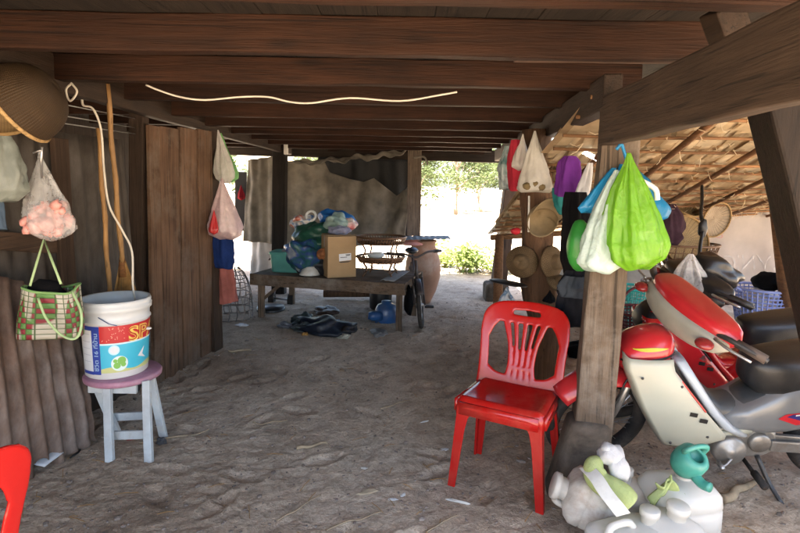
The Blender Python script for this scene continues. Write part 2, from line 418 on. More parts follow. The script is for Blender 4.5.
ad = N.new('ShaderNodeMath'); ad.operation = 'MULTIPLY_ADD'; L.new(n3, ad.inputs[0]); ad.inputs[1].default_value = .5; L.new(n2, ad.inputs[2])
out(nt, pbsdf(nt, cc, .95, bump(nt, ad.outputs[0], .9, .025), 0, .15))
me.materials.append(m); go = bpy.data.objects.new('ground', me); col.objects.link(go); go['kind'] = 'structure'
go['label'] = 'trampled grey brown dirt floor running out into the sunlit yard'
# ------------------------------------------------------------------ stilt house: deck, joists, girders, posts
house = thing('stilt_house', 'raised timber house seen from beneath, with floor joists on wooden posts', 'house', (0, 4, 0))
mb = MB()
x = -3.0; r = random.Random(3)
while x < 1.40:
    wd = r.uniform(.16, .22); mb.box((x+wd/2, 3.63, 2.017+r.uniform(0, .004)), (wd-.001, 7.74, .034)); x += wd
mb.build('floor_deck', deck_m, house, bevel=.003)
yj = 1.42; k = 0
while yj < 7.4:
    mb = MB(); w_ = .062 if k != 2 else .07; hb = .135 if k != 2 else .12; zz = 1.866-(.004*k if k > 3 else 0)
    mb.bar((-2.5, yj, zz+hb/2), (1.12, yj-.01, zz+hb/2), w_, hb, seg=14, jit=.003, sd=k+5)
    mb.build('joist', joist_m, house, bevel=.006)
    yj += .585; k += 1
mb = MB(); mb.bar((.42, 2.062, 1.935), (1.1, 2.055, 1.94), .05, .125, seg=3, jit=.002); mb.build('joist_splice', wood('splice wood', (.085, .05, .034), 'x', .8), house, bevel=.005)
mb = MB(); mb.bar((-2.6, 7.28, 1.845), (1.35, 7.28, 1.80), .09, .16, seg=10, jit=.004); mb.build('edge_beam', wood('edge beam wood', (.03, .021, .015), 'x'), house, bevel=.008)
def beam(name, a, b, w, h, mat, seg=10, jit=.003):
    mb = MB(); mb.bar(a, b, w, h, seg=seg, jit=jit); return mb.build(name, mat, house, bevel=.008)
# right hand girders; the near one is a pale sawn plank bolted low on the front post
beamg_m = wood('sawn girder', (.045, .030, .0205), 'y', .75, .45, 1.2, .5, .25)
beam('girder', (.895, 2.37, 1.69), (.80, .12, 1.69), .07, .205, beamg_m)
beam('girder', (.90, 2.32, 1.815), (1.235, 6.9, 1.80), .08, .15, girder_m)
beam('girder', (-1.72, 1.2, 1.915), (-1.5, 7.2, 1.86), .07, .17, girder_m)
# front post, square and weathered, on a rough concrete footing
p_t = V((.972, 2.40, 1.78)); p_b = V((.905, 2.42, .10))
mb = MB(); rot = Matrix.Rotation(R(-13), 3, 'Z'); seg = 14; vs = []; fs = []; rr = random.Random(4)
for i in range(seg+1):
    t = i/seg; c = p_b.lerp(p_t, t); hw = .082-.006*t
    for a, b in ((-1, -1), (1, -1), (1, 1), (-1, 1)):
        q = rot @ V((a*hw*1.02, b*hw, 0)); vs.append(c+q+V((rr.uniform(-1, 1)*.003, rr.uniform(-1, 1)*.003, 0)))
for i in range(seg):
    for k in range(4): fs.append((i*4+k, i*4+(k+1) % 4, i*4+4+(k+1) % 4, i*4+4+k))
fs += [(3, 2, 1, 0), tuple(seg*4+k for k in range(4))]
mb.add(vs, fs); fp = mb.build('post', post_m, house, bevel=.010)
mb = MB(); rings = []
for t in np.linspace(0, 1, 9):
    z = -.05+t*.40; s = .15-.055*t**.8; rg = []
    for k in range(20):
        a = 6.283*k/20; q = 1/max(abs(math.cos(a)), abs(math.sin(a)))**.75
        n_ = 1+.13*noise.noise(V((math.cos(a)*1.7, math.sin(a)*1.7, z*5)))
        rg.append(V((.850+.045*t, 2.40, z))+rot @ V((math.cos(a)*s*q*n_, math.sin(a)*s*q*n_, 0)))
    rings.append(rg)
mb.loft(rings); mb.build('footing', concrete_m, house, smooth=True, sub=1)
def roundpost(name, pts, rad, mat, lump=.12, sd=0, n=18):
    pts = spline(pts, 6); mb = MB(); rings = []
    for i, p in enumerate(pts):
        t = i/(len(pts)-1); ra = rad[0]+(rad[1]-rad[0])*t
        rings.append([p+V((math.cos(a), math.sin(a), 0))*ra*(1+lump*noise.noise(V((math.cos(a)*1.3+sd, math.sin(a)*1.3, p.z*3)))) for a in [6.283*k/n for k in range(n)]])
    mb.loft(rings); return mb.build(name, mat, house, smooth=True)
b = G(541, 388); roundpost('post', [b-V((0, 0, .1)), b+V((.015, 0, .35)), P(541, 290, 3.6), P(537, 200, 3.62), P(536, 130, 3.64)], (.135, .088), trunk_m, .35, 3)
# far right square post leaning on a stone
mb = MB(); a, b = P(497, 296, 6.5), P(519, 128, 6.6); mb.bar(a, b, .17, .17, up=(0, 1, 0), seg=6, jit=.004); mb.build('post', darkpost_m, house, bevel=.01)
mb = MB(); mb.box((a.x-.02, 6.5, .1), (.28, .3, .26)); mb.build('footing', concrete_m, house, bevel=.04)
a, b = P(279, 300, 6.75), P(280.5, 141, 6.75)
mb = MB(); mb.bar(V((a.x, a.y, -.05)), b, .165, .15, up=(0, 1, 0), seg=6, jit=.003); mb.build('post', wood('black post', (.032, .025, .021), 'z'), house, bevel=.008)
# stub of white pipe and bracket on top of it
mb = MB(); mb.box(P(286, 148, 6.66), (.05, .05, .16)); mb.build('bracket', white_m, house, bevel=.008)
# near right leaning prop, half out of the frame
pa, pb_ = P(776, 92, 1.95), P(830, 335, 2.0); pb_ = pa+(pb_-pa)*((pa.z+.06)/(pa.z-pb_.z))
mb = MB(); mb.bar(pa, pb_, .155, .14, up=(0, 1, 0), seg=6, jit=.004); mb.build('prop', wood('prop wood', (.016, .0105, .0075), 'z'), house, bevel=.012)
mb = MB(); mb.bar(P(720, 8, 1.7), P(733, 45, 1.72), .09, .09, up=(0, 1, 0)); mb.build('strut', girder_m, house, bevel=.006)
# wall post beside the plank door
mb = MB(); mb.bar(P(139, 392, 3.58)-V((0, 0, .05)), P(139, 92, 3.58), .095, .09, up=(0, 1, 0), seg=8, jit=.003); mb.build('post', plankd_m, house, bevel=.008)
# rear left house post is hidden by the planks; nails on the joists
mb = MB()
for px, py, d in ((633, 52, 2.02), (632, 31, 2.02)): mb.ell(P(px, py, d), (.008, .004, .008), nu=8, nv=6)
mb.build('nail', steel_m, house, smooth=True)
# ------------------------------------------------------------------ lean-to thatch roof on the right
roof = thing('thatch_roof', 'low lean to roof of palm thatch tied over poles and battens', 'roof', (2.5, 4, 1.2))
TLc, TRc = V((.84, .55, 2.50)), V((3.6, .3, 2.38)); BLc, BRc = P(497, 226, 5.6), P(815, 214, 6.9)
BLc = P(495, 232, 5.6)
def rp(u, v, h=0.0):
    p = TLc.lerp(TRc, u).lerp(BLc.lerp(BRc, u), v); p.z += h-.06*math.sin(math.pi*v); return p
thatch_mats = [thin('palm thatch %s' % k, c, .9, .45, 0, .5, 9, .3, .1) for k, c in (('tan', (.54, .43, .28)), ('straw', (.66, .56, .40)), ('brown', (.40, .29, .175)))]
mb = MB(); r = random.Random(12); NR = 24
for j in range(NR):
    v0 = j/NR
    for i in range(95):
        u0 = (i+r.uniform(-.3, .3))/95; wdt = r.uniform(.010, .026); ln = r.uniform(.09, .13)
        skew = r.uniform(-.012, .012); h0 = .012+r.uniform(0, .02); h1 = .055+r.uniform(-.02, .025)
        a0, a1 = rp(u0, v0-.01, h1), rp(u0+wdt, v0-.01, h1+r.uniform(-.01, .01)); b0, b1 = rp(u0+skew, v0+ln*.5, (h0+h1)/2), rp(u0+skew+wdt, v0+ln*.5, (h0+h1)/2)
        c0, c1 = rp(u0+skew*2, v0+ln, h0), rp(u0+skew*2+wdt*r.uniform(.5, 1), v0+ln, h0)
        if a0.y < 2.42 and a0.x < 1.24: continue
        mb.cur = r.choice((0, 0, 1, 1, 2)); mb.add([a0, a1, b1, b0, c1, c0], [(0, 1, 2, 3), (3, 2, 4, 5)])
mb.build('thatch', thatch_mats, roof, weld=False)
mb = MB(); mb.grid(lambda u, v: rp(u if v > .39 else .17+.83*u, v, .10), 12, 36); mb.build('thatch_backing', thatch_mats[2], roof, solid=.03)
for j in range(NR):
    mb = MB(); r1, r2 = r.uniform(-.012, .012), r.uniform(-.012, .012)
    mb.tube([rp(u, min(max((j+.35)/NR+r1+(r2-r1)*u, 0), 1), -.008+r.uniform(-.006, .006)) for u in np.linspace(-.01 if j > 8 else .17, 1, 9)], .0105, 6); mb.build('batten', batten_m, roof, smooth=True)
for i in range(8):
    mb = MB(); u0 = .04+i*.135+r.uniform(-.02, .02); mb.tube([rp(u0+r.uniform(-.006, .006)+.02*v, v, -.045) for v in np.linspace(.4 if u0 < .17 else 0, .985, 7)], [.020, .015], 8); mb.build('rafter', rafter_m, roof, smooth=True)
mb = MB()
for i in range(420):
    u0, v0 = r.random(), r.uniform(.40, .97); p = rp(u0, v0, -.02); q = p+V((r.uniform(-.07, .07), r.uniform(-.06, .06), r.uniform(-.07, .03)))
    mb.tube([p, (p+q)/2+V((0, 0, -.015)), q], .0022, 3, cap=False)
fb = mb.build('loose_fibre', thatch_mats[1], roof, weld=False); fb['kind'] = 'stuff'
# edge pole carrying the eave
mb = MB(); mb.tube([rp(u, .995, -.06) for u in np.linspace(-.01, 1, 6)], .03, 8); mb.build('eave_pole', batten_m, roof, smooth=True)
for u0 in (.01, .38, .93):
    e = rp(u0, .99, -.05); mb = MB(); mb.tube([V((e.x+.02, e.y+.03, -.1)), V((e.x, e.y, e.z*.5)), e], [.055, .045], 10); mb.build('roof_post', rafter_m, roof, smooth=True)
# ------------------------------------------------------------------ left hand wall
def onwall(px, py, A=(-1.665, 3.62), B=(-1.50, 4.65)):
    """point where the sight line meets the upright wall plane through A and B on the ground"""
    r = ray(px, py); ax, ay = A; dx, dy = B[0]-ax, B[1]-ay
    # CAM + t r ; (x-ax)*dy - (y-ay)*dx = 0
    t = (ax*dy-ay*dx)/(r.x*dy-r.y*dx); return CAM+r*t
# plank door / wall
pw = thing('plank_door', 'tall brown door of rough upright planks in the left wall', 'door', (-1.6, 4.1, 0))
for x0, x1, tp, bt in ((149.6, 160.3, 124, 388), (160.9, 179.6, 125.5, 384), (180.3, 197.3, 128, 372), (197.9, 211.5, 130.5, 362)):
    a, b = onwall(x0, 250), onwall(x1, 250); zt = onwall((x0+x1)/2, tp).z
    mb = MB(); c0 = (a+b)/2; d = b-a; d.z = 0; wd = d.length; dn = V((-d.y, d.x, 0)).normalized()
    oy = rnd.uniform(-.006, .006); e = rnd.uniform(-.02, .02)
    mb.bar(V((c0.x, c0.y, -.03))+dn*oy, V((c0.x, c0.y, zt+e))+dn*oy, .028, wd*.985, up=d, seg=9, jit=.0025, sd=int(x0)); mb.build('plank', plank_m, pw, bevel=.004)
mb = MB(); a, b = onwall(152, 150)+V((-.035, .01, 0)), onwall(210, 153)+V((-.035, .01, 0)); mb.bar(a, b, .03, .08); mb.bar(a-V((0, 0, 1.2)), b-V((0, 0, 1.2)), .03, .08); mb.build('ledge', plankd_m, pw, bevel=.003)
# loose plank leaning at the door's far edge
mb = MB(); mb.bar(G(220, 350)-V((.02, 0, .03)), onwall(214, 131)+V((-.02, .03, 0)), .03, .13, up=(.2, 1, 0), seg=8, jit=.003)
o = mb.build('leaning_plank', plankd_m, bevel=.004); tag(o, 'narrow dark plank leaning against the far edge of the plank door', 'plank')
# upright corrugated sheet, old and dark, behind the stool
rust_d = None
def rustmat(name, c1, c2, c3, rough=.75, th=.48):
    m, nt, N, L = newmat(name); v = coords(nt); vz = coords(nt, (3, 3, .6))
    a = noise_n(nt, v, 2.2, 7, .65, .4); b = noise_n(nt, vz, 5, 7, .7); c = noise_n(nt, v, 45, 4, .6)
    cc = ramp(nt, a, [(.32, c4(c1)), (th, c4(c2)), (.68, c4(c3))])
    cc = mixc(nt, cc, ramp(nt, b, [(.3, (.5, .48, .46, 1)), (.6, (1.1, 1.1, 1.1, 1))]), .85, 'MULTIPLY')
    out(nt, pbsdf(nt, cc, rough, bump(nt, c, .4, .004), .15, .3)); return m
rust_l = rustmat('rusted zinc', (.11, .058, .037), (.165, .115, .088), (.27, .23, .205))
rust_d = rustmat('dark stained zinc', (.035, .027, .022), (.062, .053, .045), (.095, .085, .077))
def corr(name, c00, c10, c01, c11, n, amp, mat, label, nv=14, sd=1, ragged=0, solid=.0025):
    """corrugated sheet: c00-c10 foot, c01-c11 top"""
    c00, c10, c01, c11 = map(V, (c00, c10, c01, c11)); nr = (c10-c00).cross(c01-c00).normalized(); mb = MB()
    def fn(u, v):
        v2 = v
        if ragged: v2 = v+(1-v)**6*ragged*(.5+noise.noise(V((u*9, sd, 0))))+(-ragged*.8*v**6*abs(noise.noise(V((u*7, sd, 5)))))
        u2 = u+(ragged*.35*u**8*noise.noise(V((v*8, sd, 3))) if ragged else 0)
        p = c00.lerp(c10, u2).lerp(c01.lerp(c11, u2), v2)
        return p+nr*(amp*math.sin(u*n*6.283)+.010*noise.noise(V((u*2.2, v*2.2, sd))))
    mb.grid(fn, n*8, nv); o = mb.build(name, mat, smooth=True, solid=solid); tag(o, label, 'metal sheet'); return o
corr('corrugated_sheet', (-2.04, 2.35, -.05), (-1.72, 3.54, -.03), (-2.08, 2.35, 1.66), (-1.82, 3.50, 1.66), 12, .010, rust_d, 'dark upright corrugated sheet behind the white stool and brooms', sd=4)
corr('corrugated_sheet', (-2.08, .2, -.05), (-2.08, 2.32, -.05), (-2.12, .2, 1.62), (-2.12, 2.32, 1.62), 22, .010, rust_d, 'dark corrugated sheet running along the left wall toward the viewer', sd=6)
# rusted sheet that leans in front of it
br = G(99, 446); bl = V((-1.86, 2.02, -.02)); tr = P(72, 318, 3.0); tl = V((-1.99, 2.10, 1.14))
corr('corrugated_sheet', bl, V((br.x, br.y, -.02)), tl, tr+V((0, .0, .12)), 10, .019, rust_l, 'pale rusty corrugated sheet with a ragged edge leaning at the lower left', nv=30, sd=9, ragged=.09)
# dark rails and boards above the leaning sheet
mb = MB(); mb.bar((-1.90, 1.9, 1.20), P(70, 246, 3.0)+V((-.03, 0, 0)), .05, .09, seg=5, jit=.003); tag(mb.build('wall_rail', dark_y, bevel=.006), 'dark horizontal rail above the leaning rusty sheet', 'rail')
for i, (x0, w_, z1) in enumerate(((2.45, .15, 1.98), (2.95, .12, 1.62))):
    mb = MB(); xw = -2.03+(x0-2.35)*.26; mb.bar((xw+.035, x0, -.03), (xw-.0, x0, z1), .03, w_, up=(0, 1, 0), seg=6, jit=.003)
    tag(mb.build('wall_board', plankd_m, bevel=.004), ('dark upright board behind the woven handbag', 'dark upright board left of the bamboo broom handles')[i], 'board')
# thin wires across the gap above the wall
mb = MB()
for z in (1.74, 1.80, 1.70): mb.tube([(-1.97, 2.3, z), (-1.80, 2.9, z-.006), (-1.74, 3.52, z)], .0035, 5)
o = mb.build('wire_strands', steel_m, smooth=True); tag(o, 'thin pale wires stretched across the gap above the dark wall', 'wire')
mb = MB(); mb.bar((-2.25, 2.2, 1.60), (-2.12, 3.7, 1.62), .5, .012, up=(0, 0, 1)); 
# shaded store room behind the wall: an inner wall of old boards
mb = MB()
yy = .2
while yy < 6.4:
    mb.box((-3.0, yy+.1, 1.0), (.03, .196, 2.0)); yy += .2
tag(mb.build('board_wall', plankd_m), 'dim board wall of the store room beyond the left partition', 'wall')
# ------------------------------------------------------------------ brooms
straw_m = simple('broom straw', (.36, .20, .07), .85, .35, 20, .4)
def broom(top, bot, label, fan=.08, ln=.36, sd=1):
    top, bot = V(top), V(bot); t = thing('broom', label, 'broom', bot, 'bamboo brooms against the left wall'); d = (bot-top).normalized(); r = random.Random(sd)
    mb = MB(); pts = [top.lerp(bot, k/12)+V((.004*math.sin(k*1.3), 0, 0)) for k in range(13)]; rr = [.0125*(1.18 if k % 2 == 0 else 1) for k in range(13)]; mb.tube(pts, rr, 9); mb.build('handle', bamboo_m, t, smooth=True)
    mb = MB()
    for i in range(110):
        a, b = r.uniform(-1, 1), r.uniform(-.5, .5); e = bot+d*ln*r.uniform(.8, 1)+V((a*fan, b*fan, 0)); s = bot+V((a*.012, b*.012, .05)); mb.tube([s, s.lerp(e, .5)+V((a*fan*.15, 0, 0)), e], [.0022, .0012], 3, cap=False)
    mb.build('bristle', straw_m, t, weld=False)
    mb = MB(); mb.tube([bot+V((0, 0, .06)), bot+V((0, 0, .0)), bot+d*.05], [.016, .022, .026], 10); mb.build('binding', wood('broom binding', (.2, .09, .03), 'x'), t, smooth=True)
broom(P(107, 84, 2.98), P(122.5, 268, 3.1), 'bamboo broom with straw fan showing above the paint bucket', sd=2)
broom(P(98.5, 128, 3.04), P(110, 300, 3.16), 'second bamboo broom standing left behind the bucket', fan=.05, sd=3)
# ------------------------------------------------------------------ cables
cable_m = simple('white cable', (.60, .56, .48), .5, .2, 5, .05)
def cable(pts, r, label, mat=None, n=6, name='cable'):
    mb = MB(); mb.tube(spline(pts, n), r, 7); return tag(mb.build(name, mat or cable_m, smooth=True), label, 'cable')
cable([P(78, 84, 2.9), P(82, 93, 2.88), P(83, 105, 2.86), P(93, 109, 2.86), P(101, 130, 2.88), P(104, 170, 2.9), P(109, 205, 2.92), P(122, 230, 2.93), P(132, 252, 2.94), P(133, 288, 2.92), P(139, 315, 3.0)], .0058, 'white cable curving down the left wall past the brooms')
cable([P(px, py, 2.74) for px, py in ((146, 85), (158, 90), (180, 97), (205, 100), (240, 97), (268, 97), (290, 102), (312, 103), (350, 98), (400, 101), (440, 95), (457, 92))], .0048, 'pale cable drooping in waves under the ceiling joists')
cable([P(72, 84, 2.6), P(77, 92, 2.6), P(70, 101, 2.6), P(66, 90, 2.6), P(72, 83, 2.6)], .005, 'small coil of white wire beside the hanging basket')
cable([P(71, 390, 2.9), P(84, 412, 2.86), P(78, 436, 2.82), G(80, 452)+V((0, 0, .01)), G(70, 460)+V((0, 0, .012))], .004, 'black wire trailing down the rusty sheet to the dirt', black_m)
# ------------------------------------------------------------------ hanging basket
wv_basket = weave('bamboo basket weave', (.07, .041, .017), (.048, .027, .011), 90, 60, .6, bmp=.7)
wv_in = weave('basket inside weave', (.34, .23, .10), (.27, .17, .07), 90, 60, .6, bmp=.5)
rim_m = wood('rim cane', (.40, .27, .12), 'x', .6)
def bowl_basket(name, ctr, axis, Rr, depth, label, mats, cat='basket', group=None, rimr=.009, e=.75, flat=0):
    ctr = V(ctr); ax = V(axis).normalized(); M3 = ax.to_track_quat('Z', 'Y').to_matrix(); t = thing(name, label, cat, ctr, group)
    mb = MB(); prof = []
    for k in range(17):
        q = k/16; prof.append((Rr*max(math.cos(q*math.pi/2), 0)**e if q < 1 else 0.0005, depth*math.sin(q*math.pi/2)))
    mb.lathe(prof, ctr, 40, M3); mb.build('bowl', mats[0], t, smooth=True, solid=.006)
    mb = MB(); mb.tube([ctr+M3 @ V((Rr*1.01*math.cos(a), Rr*1.01*math.sin(a), 0)) for a in [6.283*k/36 for k in range(36)]], rimr, 6, close=True); mb.build('rim', mats[1], t, smooth=True)
    return t
bowl_basket('basket', P(18, 106, 2.25), (.80, .1, .50), .165, .17, 'brown bulging bamboo basket hanging under the joists at upper left', (wv_basket, rim_m))
bowl_basket('basket', P(-14, 96, 2.35), (-.2, .55, .5), .20, .10, 'lighter shallow basket tucked behind the bulging one at the edge', (wv_in, rim_m))
mb = MB(); mb.tube([P(42, 147, 2.3), P(41, 160, 2.32), P(42, 178, 2.34)], .006, 5); mb.tube([P(41, 150, 2.3), P(33, 153, 2.3)], .004, 5); tag(mb.build('hook', steel_m, smooth=True), 'wire hook under the bulging basket holding the pink bag', 'hook')
# ------------------------------------------------------------------ bags at the left edge
clear_m = thin('clear film', (.75, .76, .76), .25, .3, .72, .6, 14)
milky_m = thin('milky film', (.26, .29, .26), .35, .35, .12, .8, 12)
pb = thing('plastic_bag', 'clear plastic bag half full of pink packets hanging on the left wall', 'plastic bag', P(46, 238, 2.38), 'plastic bags hanging on the left wall')
mb = MB(); bag(mb, P(39, 151, 2.38), .215, .385, .13, prof=[(0, .03), (.1, .1), (.35, .42), (.6, .80), (.8, 1), (.94, .98), (1, .6)], folds=7, sd=4, amp=.16, droop=(.035, 0)); mb.build('film', clear_m, pb, smooth=True)
mb = MB(); r = random.Random(8); pc = P(47, 216, 2.38)
for i in range(44):
    q = V((r.uniform(-.085, .085), r.uniform(-.04, .04), r.uniform(-.075, .055))); s = r.uniform(.018, .03); mb.ell(pc+q, (s, s*.7, s*.8), Matrix.Rotation(r.uniform(0, 3), 3, 'Y'), 8, 6, .5, i)
mb.build('pink_contents', simple('pink shreds', (.66, .30, .26), .6, .45, 22, .5), pb, smooth=True)
mb = MB(); bag(mb, P(-2, 136, 2.25), .19, .27, .12, prof=[(0, .5), (.15, .75), (.5, .95), (.85, 1), (1, .6)], folds=6, sd=9, amp=.12); tag(mb.build('plastic_bag', milky_m, smooth=True), 'cloudy grey green plastic bag cut by the left edge', 'plastic bag', 'plastic bags hanging on the left wall')
mb = MB(); bag(mb, P(-4, 192, 2.3), .07, .16, .06, folds=4, sd=3, prof=[(0, .6), (1, 1)]); tag(mb.build('cloth_scrap', simple('dull blue cloth', (.06, .09, .13), .9), smooth=True), 'dull blue cloth under the cloudy bag at the left edge', 'cloth')
# woven market bag
wb_c = P(51, 336, 2.5); wbag = thing('woven_handbag', 'woven plastic handbag in green, red and white hanging by its strap', 'handbag', wb_c)
wv_bag = weave('handbag weave', (.16, .34, .10), (.32, .045, .06), 22, 9, .45, bmp=.9, c3=(.52, .50, .42))
mb = MB(); W0, W1, Hh = .235, .275, .245
def wb(u, v):
    a = 2*math.pi*u; sq = lambda x: math.copysign(abs(x)**.55, x); w_ = W1+(W0-W1)*v
    p = V((sq(math.cos(a))*w_/2*(1+.03*math.sin(v*5)), sq(math.sin(a))*(.055+.012*v), Hh*v)); p.z += .012*math.sin(2*a)*v-.022*v*math.sin(a)*(-1 if math.sin(a) < 0 else 1); p.x += .012*v
    return wb_c + Matrix.Rotation(R(12), 3, 'Z') @ p
mb.grid(wb, 64, 14); n_ = 65; cb = sum(mb.v[:64], V())/64; mb.v.append(cb); 
for i in range(64): mb.f.append([i+1, i, len(mb.v)-1]); mb.mi.append(0)
mb.build('body', wv_bag, wbag, smooth=True, solid=.004)
mb = MB(); mb.tube([wb(k/48, 1.0) for k in range(48)], .006, 6, close=True); mb.build('rim', simple('green strap', (.22, .40, .13), .5), wbag, smooth=True)
strap_m = simple('pale green strap', (.40, .55, .27), .5, .1)
mb = MB(); mb.tube([P(30, 286, 2.46), P(37, 262, 2.52), P(44, 239, 2.57), P(51, 258, 2.52), P(61, 284, 2.46)], .006, 6); mb.build('strap', strap_m, wbag, smooth=True)
mb = MB(); mb.tube(spline([P(38, 298, 2.41), P(46, 318, 2.39), P(60, 334, 2.38), P(73, 339, 2.38), P(80, 332, 2.4), P(81, 312, 2.42), P(72, 291, 2.45)], 6), .006, 6); mb.build('strap', strap_m, wbag, smooth=True)
mb = MB(); mb.ell(P(46, 292, 2.49), (.085, .04, .06), None, 16, 10, .25, 3); mb.build('dark_contents', blackcloth_m, wbag, smooth=True)
mb = MB(); mb.tube([P(46, 238, 2.73), P(44, 239, 2.57)], .004, 6); tag(mb.build('nail', steel_m), 'nail on the wall board that carries the woven handbag', 'nail')
# ------------------------------------------------------------------ stool and bucket
st_paint = simple('chipped white blue paint', (.52, .56, .57), .55, .2, 7, .35, dirt=(.30, .25, .2), dirt_amt=.7)
st_top = simple('faded mauve paint', (.40, .19, .27), .45, .25, 6, .2, dirt=(.5, .40, .42), dirt_amt=.5)
fl, fr, bl_, br_ = G(110, 462), G(149, 461), G(117.5, 433), G(164, 436)
stc = P(123.5, 373, 2.83); stool = thing('stool', 'small step stool with mauve round top and chipped white legs', 'stool', (stc.x, stc.y, 0))
mb = MB(); prof = [(0.0005, -.018), (.178, -.018), (.192, -.010), (.194, .008), (.186, .018), (.0005, .020)]; mb.lathe(prof, stc+V((0, 0, -.002)), 44); mb.build('seat', st_top, stool, smooth=True)
mb = MB(); mb.bar(stc+V((-.13, -.105, -.045)), stc+V((.125, -.105, -.045)), .022, .048, seg=2); mb.build('apron', st_paint, stool, bevel=.003)
for nm, a, b in (('leg', fl, P(107.5, 383, 2.71)), ('leg', fr, P(146.5, 381, 2.72)), ('leg', bl_, P(96, 384, 2.82)), ('leg', br_, P(151, 377, 2.85))):
    mb = MB(); a = V((a.x, a.y, gz(a.x, a.y)-.012)); mb.bar(a, b, .040, .026, up=(0, 1, 0), seg=3, jit=.001); mb.build(nm, st_paint, stool, bevel=.003)
def rail(a, b): mb = MB(); mb.bar(a, b, .016, .045, up=(0, 0, 1)); mb.build('rail', st_paint, stool, bevel=.003)
rail(P(107, 435.5, 2.655), P(150.5, 434, 2.655)); rail(P(111, 417, 2.88), P(152, 415, 2.90))
mb = MB()
for px, py in ((110, 432.5), (110, 438.5), (147.5, 431.5), (147.5, 437.5)): mb.ell(P(px, py, 2.646), (.004, .003, .004), nu=8, nv=5)
mb.build('screw', black_m, stool, smooth=True)
bk = stc+V((-.028, -.01, .019)); bucket = thing('paint_bucket', 'white paint bucket with red and blue printed label standing on the stool', 'bucket', bk)
bk_m = simple('white bucket plastic', (.64, .66, .66), .35, .06, 4, .05, dirt=(.5, .47, .42), dirt_amt=.35)
Rb, Rt, Hb = .152, .170, .405
brad = lambda z: Rb+(Rt-Rb)*z/Hb
mb = MB(); mb.lathe([(.0005, .004), (Rb-.008, .0), (Rb, .008), (brad(.29), .29), (brad(.295)+.007, .296), (brad(.30)+.007, .302), (brad(.31), .309), (brad(.345), .345), (Rt+.007, .350), (Rt+.009, .372), (Rt+.004, .376), (Rt+.006, .392), (Rt+.002, Hb), (Rt-.008, Hb-.002), (Rt-.012, .36), (Rb-.01, .012), (.0005, .010)], bk, 56); mb.build('pail', bk_m, bucket, smooth=True)
mb = MB(); mb.lathe([(.0005, .30), (Rt-.016, .30), (Rt-.016, .295), (.0005, .295)], bk, 40); mb.build('grey_contents', simple('grey powder', (.16, .145, .13), .95, .3, 12, .7), bucket, smooth=True)
# printed label: panels follow the curve of the pail
view = math.atan2(-bk.y, -bk.x)
def onb(s, z, off=.0012): a = view+s/.16; rr_ = brad(z)+off; return bk+V((math.cos(a)*rr_, math.sin(a)*rr_, z))
def patch(name, s0, s1, z0, z1, mat, off=.0012, n=24, fz=None):
    mb = MB(); mb.grid(lambda u, v: onb(s0+(s1-s0)*u, z0+((fz(u) if fz else z1)-z0)*v, off), n, 4); return mb.build(name, mat, bucket, smooth=True)
def flat(name, c, rough=.35): return simple(name, c, rough, .06, 5, .03)
lab_w = flat('label white', (.72, .75, .78)); lab_b = flat('label navy', (.03, .06, .34)); lab_r = flat('label red', (.52, .025, .03)); lab_c = flat('label sky blue', (.06, .48, .66))
lab_y = flat('label gold', (.80, .55, .12)); lab_g = flat('label green', (.22, .50, .10)); lab_lb = flat('label pale blue', (.40, .55, .72))
patch('label_panel', -.205, -.098, .045, .282, lab_w); patch('label_head', -.205, -.098, .262, .284, lab_b, .0022); patch('label_strip', -.120, -.078, .03, .284, lab_b, .0030)
patch('label_foot', -.205, -.12, .028, .045, lab_b, .0022)
patch('label_scene', -.078, .235, .045, .215, lab_c, fz=lambda u: .215-.025*math.sin(math.pi*min(u*1.6, 1))); patch('label_ground', -.078, .235, .038, .062, flat('label sand', (.55, .58, .25)), .0022, fz=lambda u: .058+.01*math.sin(u*9))
patch('label_band', -.078, .235, .192, .288, lab_r, .0022, fz=lambda u: .285)
patch('label_bandfoot', -.078, .235, .186, .196, flat('label light edge', (.60, .80, .86)), .0028, fz=lambda u: .1945)
def disc(name, s, z, r_, mat, off, n=26):
    mb = MB(); pts = [onb(s+r_*math.cos(a), z+r_*math.sin(a), off) for a in [6.283*k/n for k in range(n)]]; mb.add([onb(s, z, off)]+pts, [(0, 1+k, 1+(k+1) % n) for k in range(n)]); mb.build(name, mat, bucket)
disc('label_sun', -.012, .158, .026, flat('label glow', (.55, .80, .88)), .0026); disc('label_sun', -.012, .158, .019, lab_w, .0032)
disc('label_globe', .012, .085, .040, flat('label globe white', (.66, .80, .78)), .0028)
for s, z, q in ((.0, .075, .017), (.022, .10, .020), (.03, .078, .012), (-.008, .10, .010)): disc('label_leaf', s, z, q, lab_g, .0034)
mb = MB(); mb.add([onb(*q, .0034) for q in ((.105, .105), (.15, .15), (.135, .11), (.16, .085))], [(0, 1, 2), (0, 2, 3)]); mb.build('label_bird', lab_w, bucket)
text_mesh('SPA', .105, lambda x, y: onb(.055+x, .198+y, .0045), 'label_letters', lab_y, bucket, width=.20, bold=.004)
text_mesh('SPA', .105, lambda x, y: onb(.055+x, .198+y, .0054), 'label_letters', flat('label deep red', (.42, .02, .02)), bucket, width=.20, bold=-.0022)
text_mesh('ชีวิต 16 ที่บ้าน', .030, lambda x, y: onb(-.088-y, .048+x, .0042), 'label_letters', lab_lb, bucket, width=.20, bold=.0004)
mb = MB()
for z in (.24, .20, .165, .13, .095): mb.grid(lambda u, v: onb(-.195+.062*u, z+.0025*v, .0024), 6, 1)
mb.build('label_rule', flat('label grey', (.45, .48, .55)), bucket)
mb = MB(); r = random.Random(2)
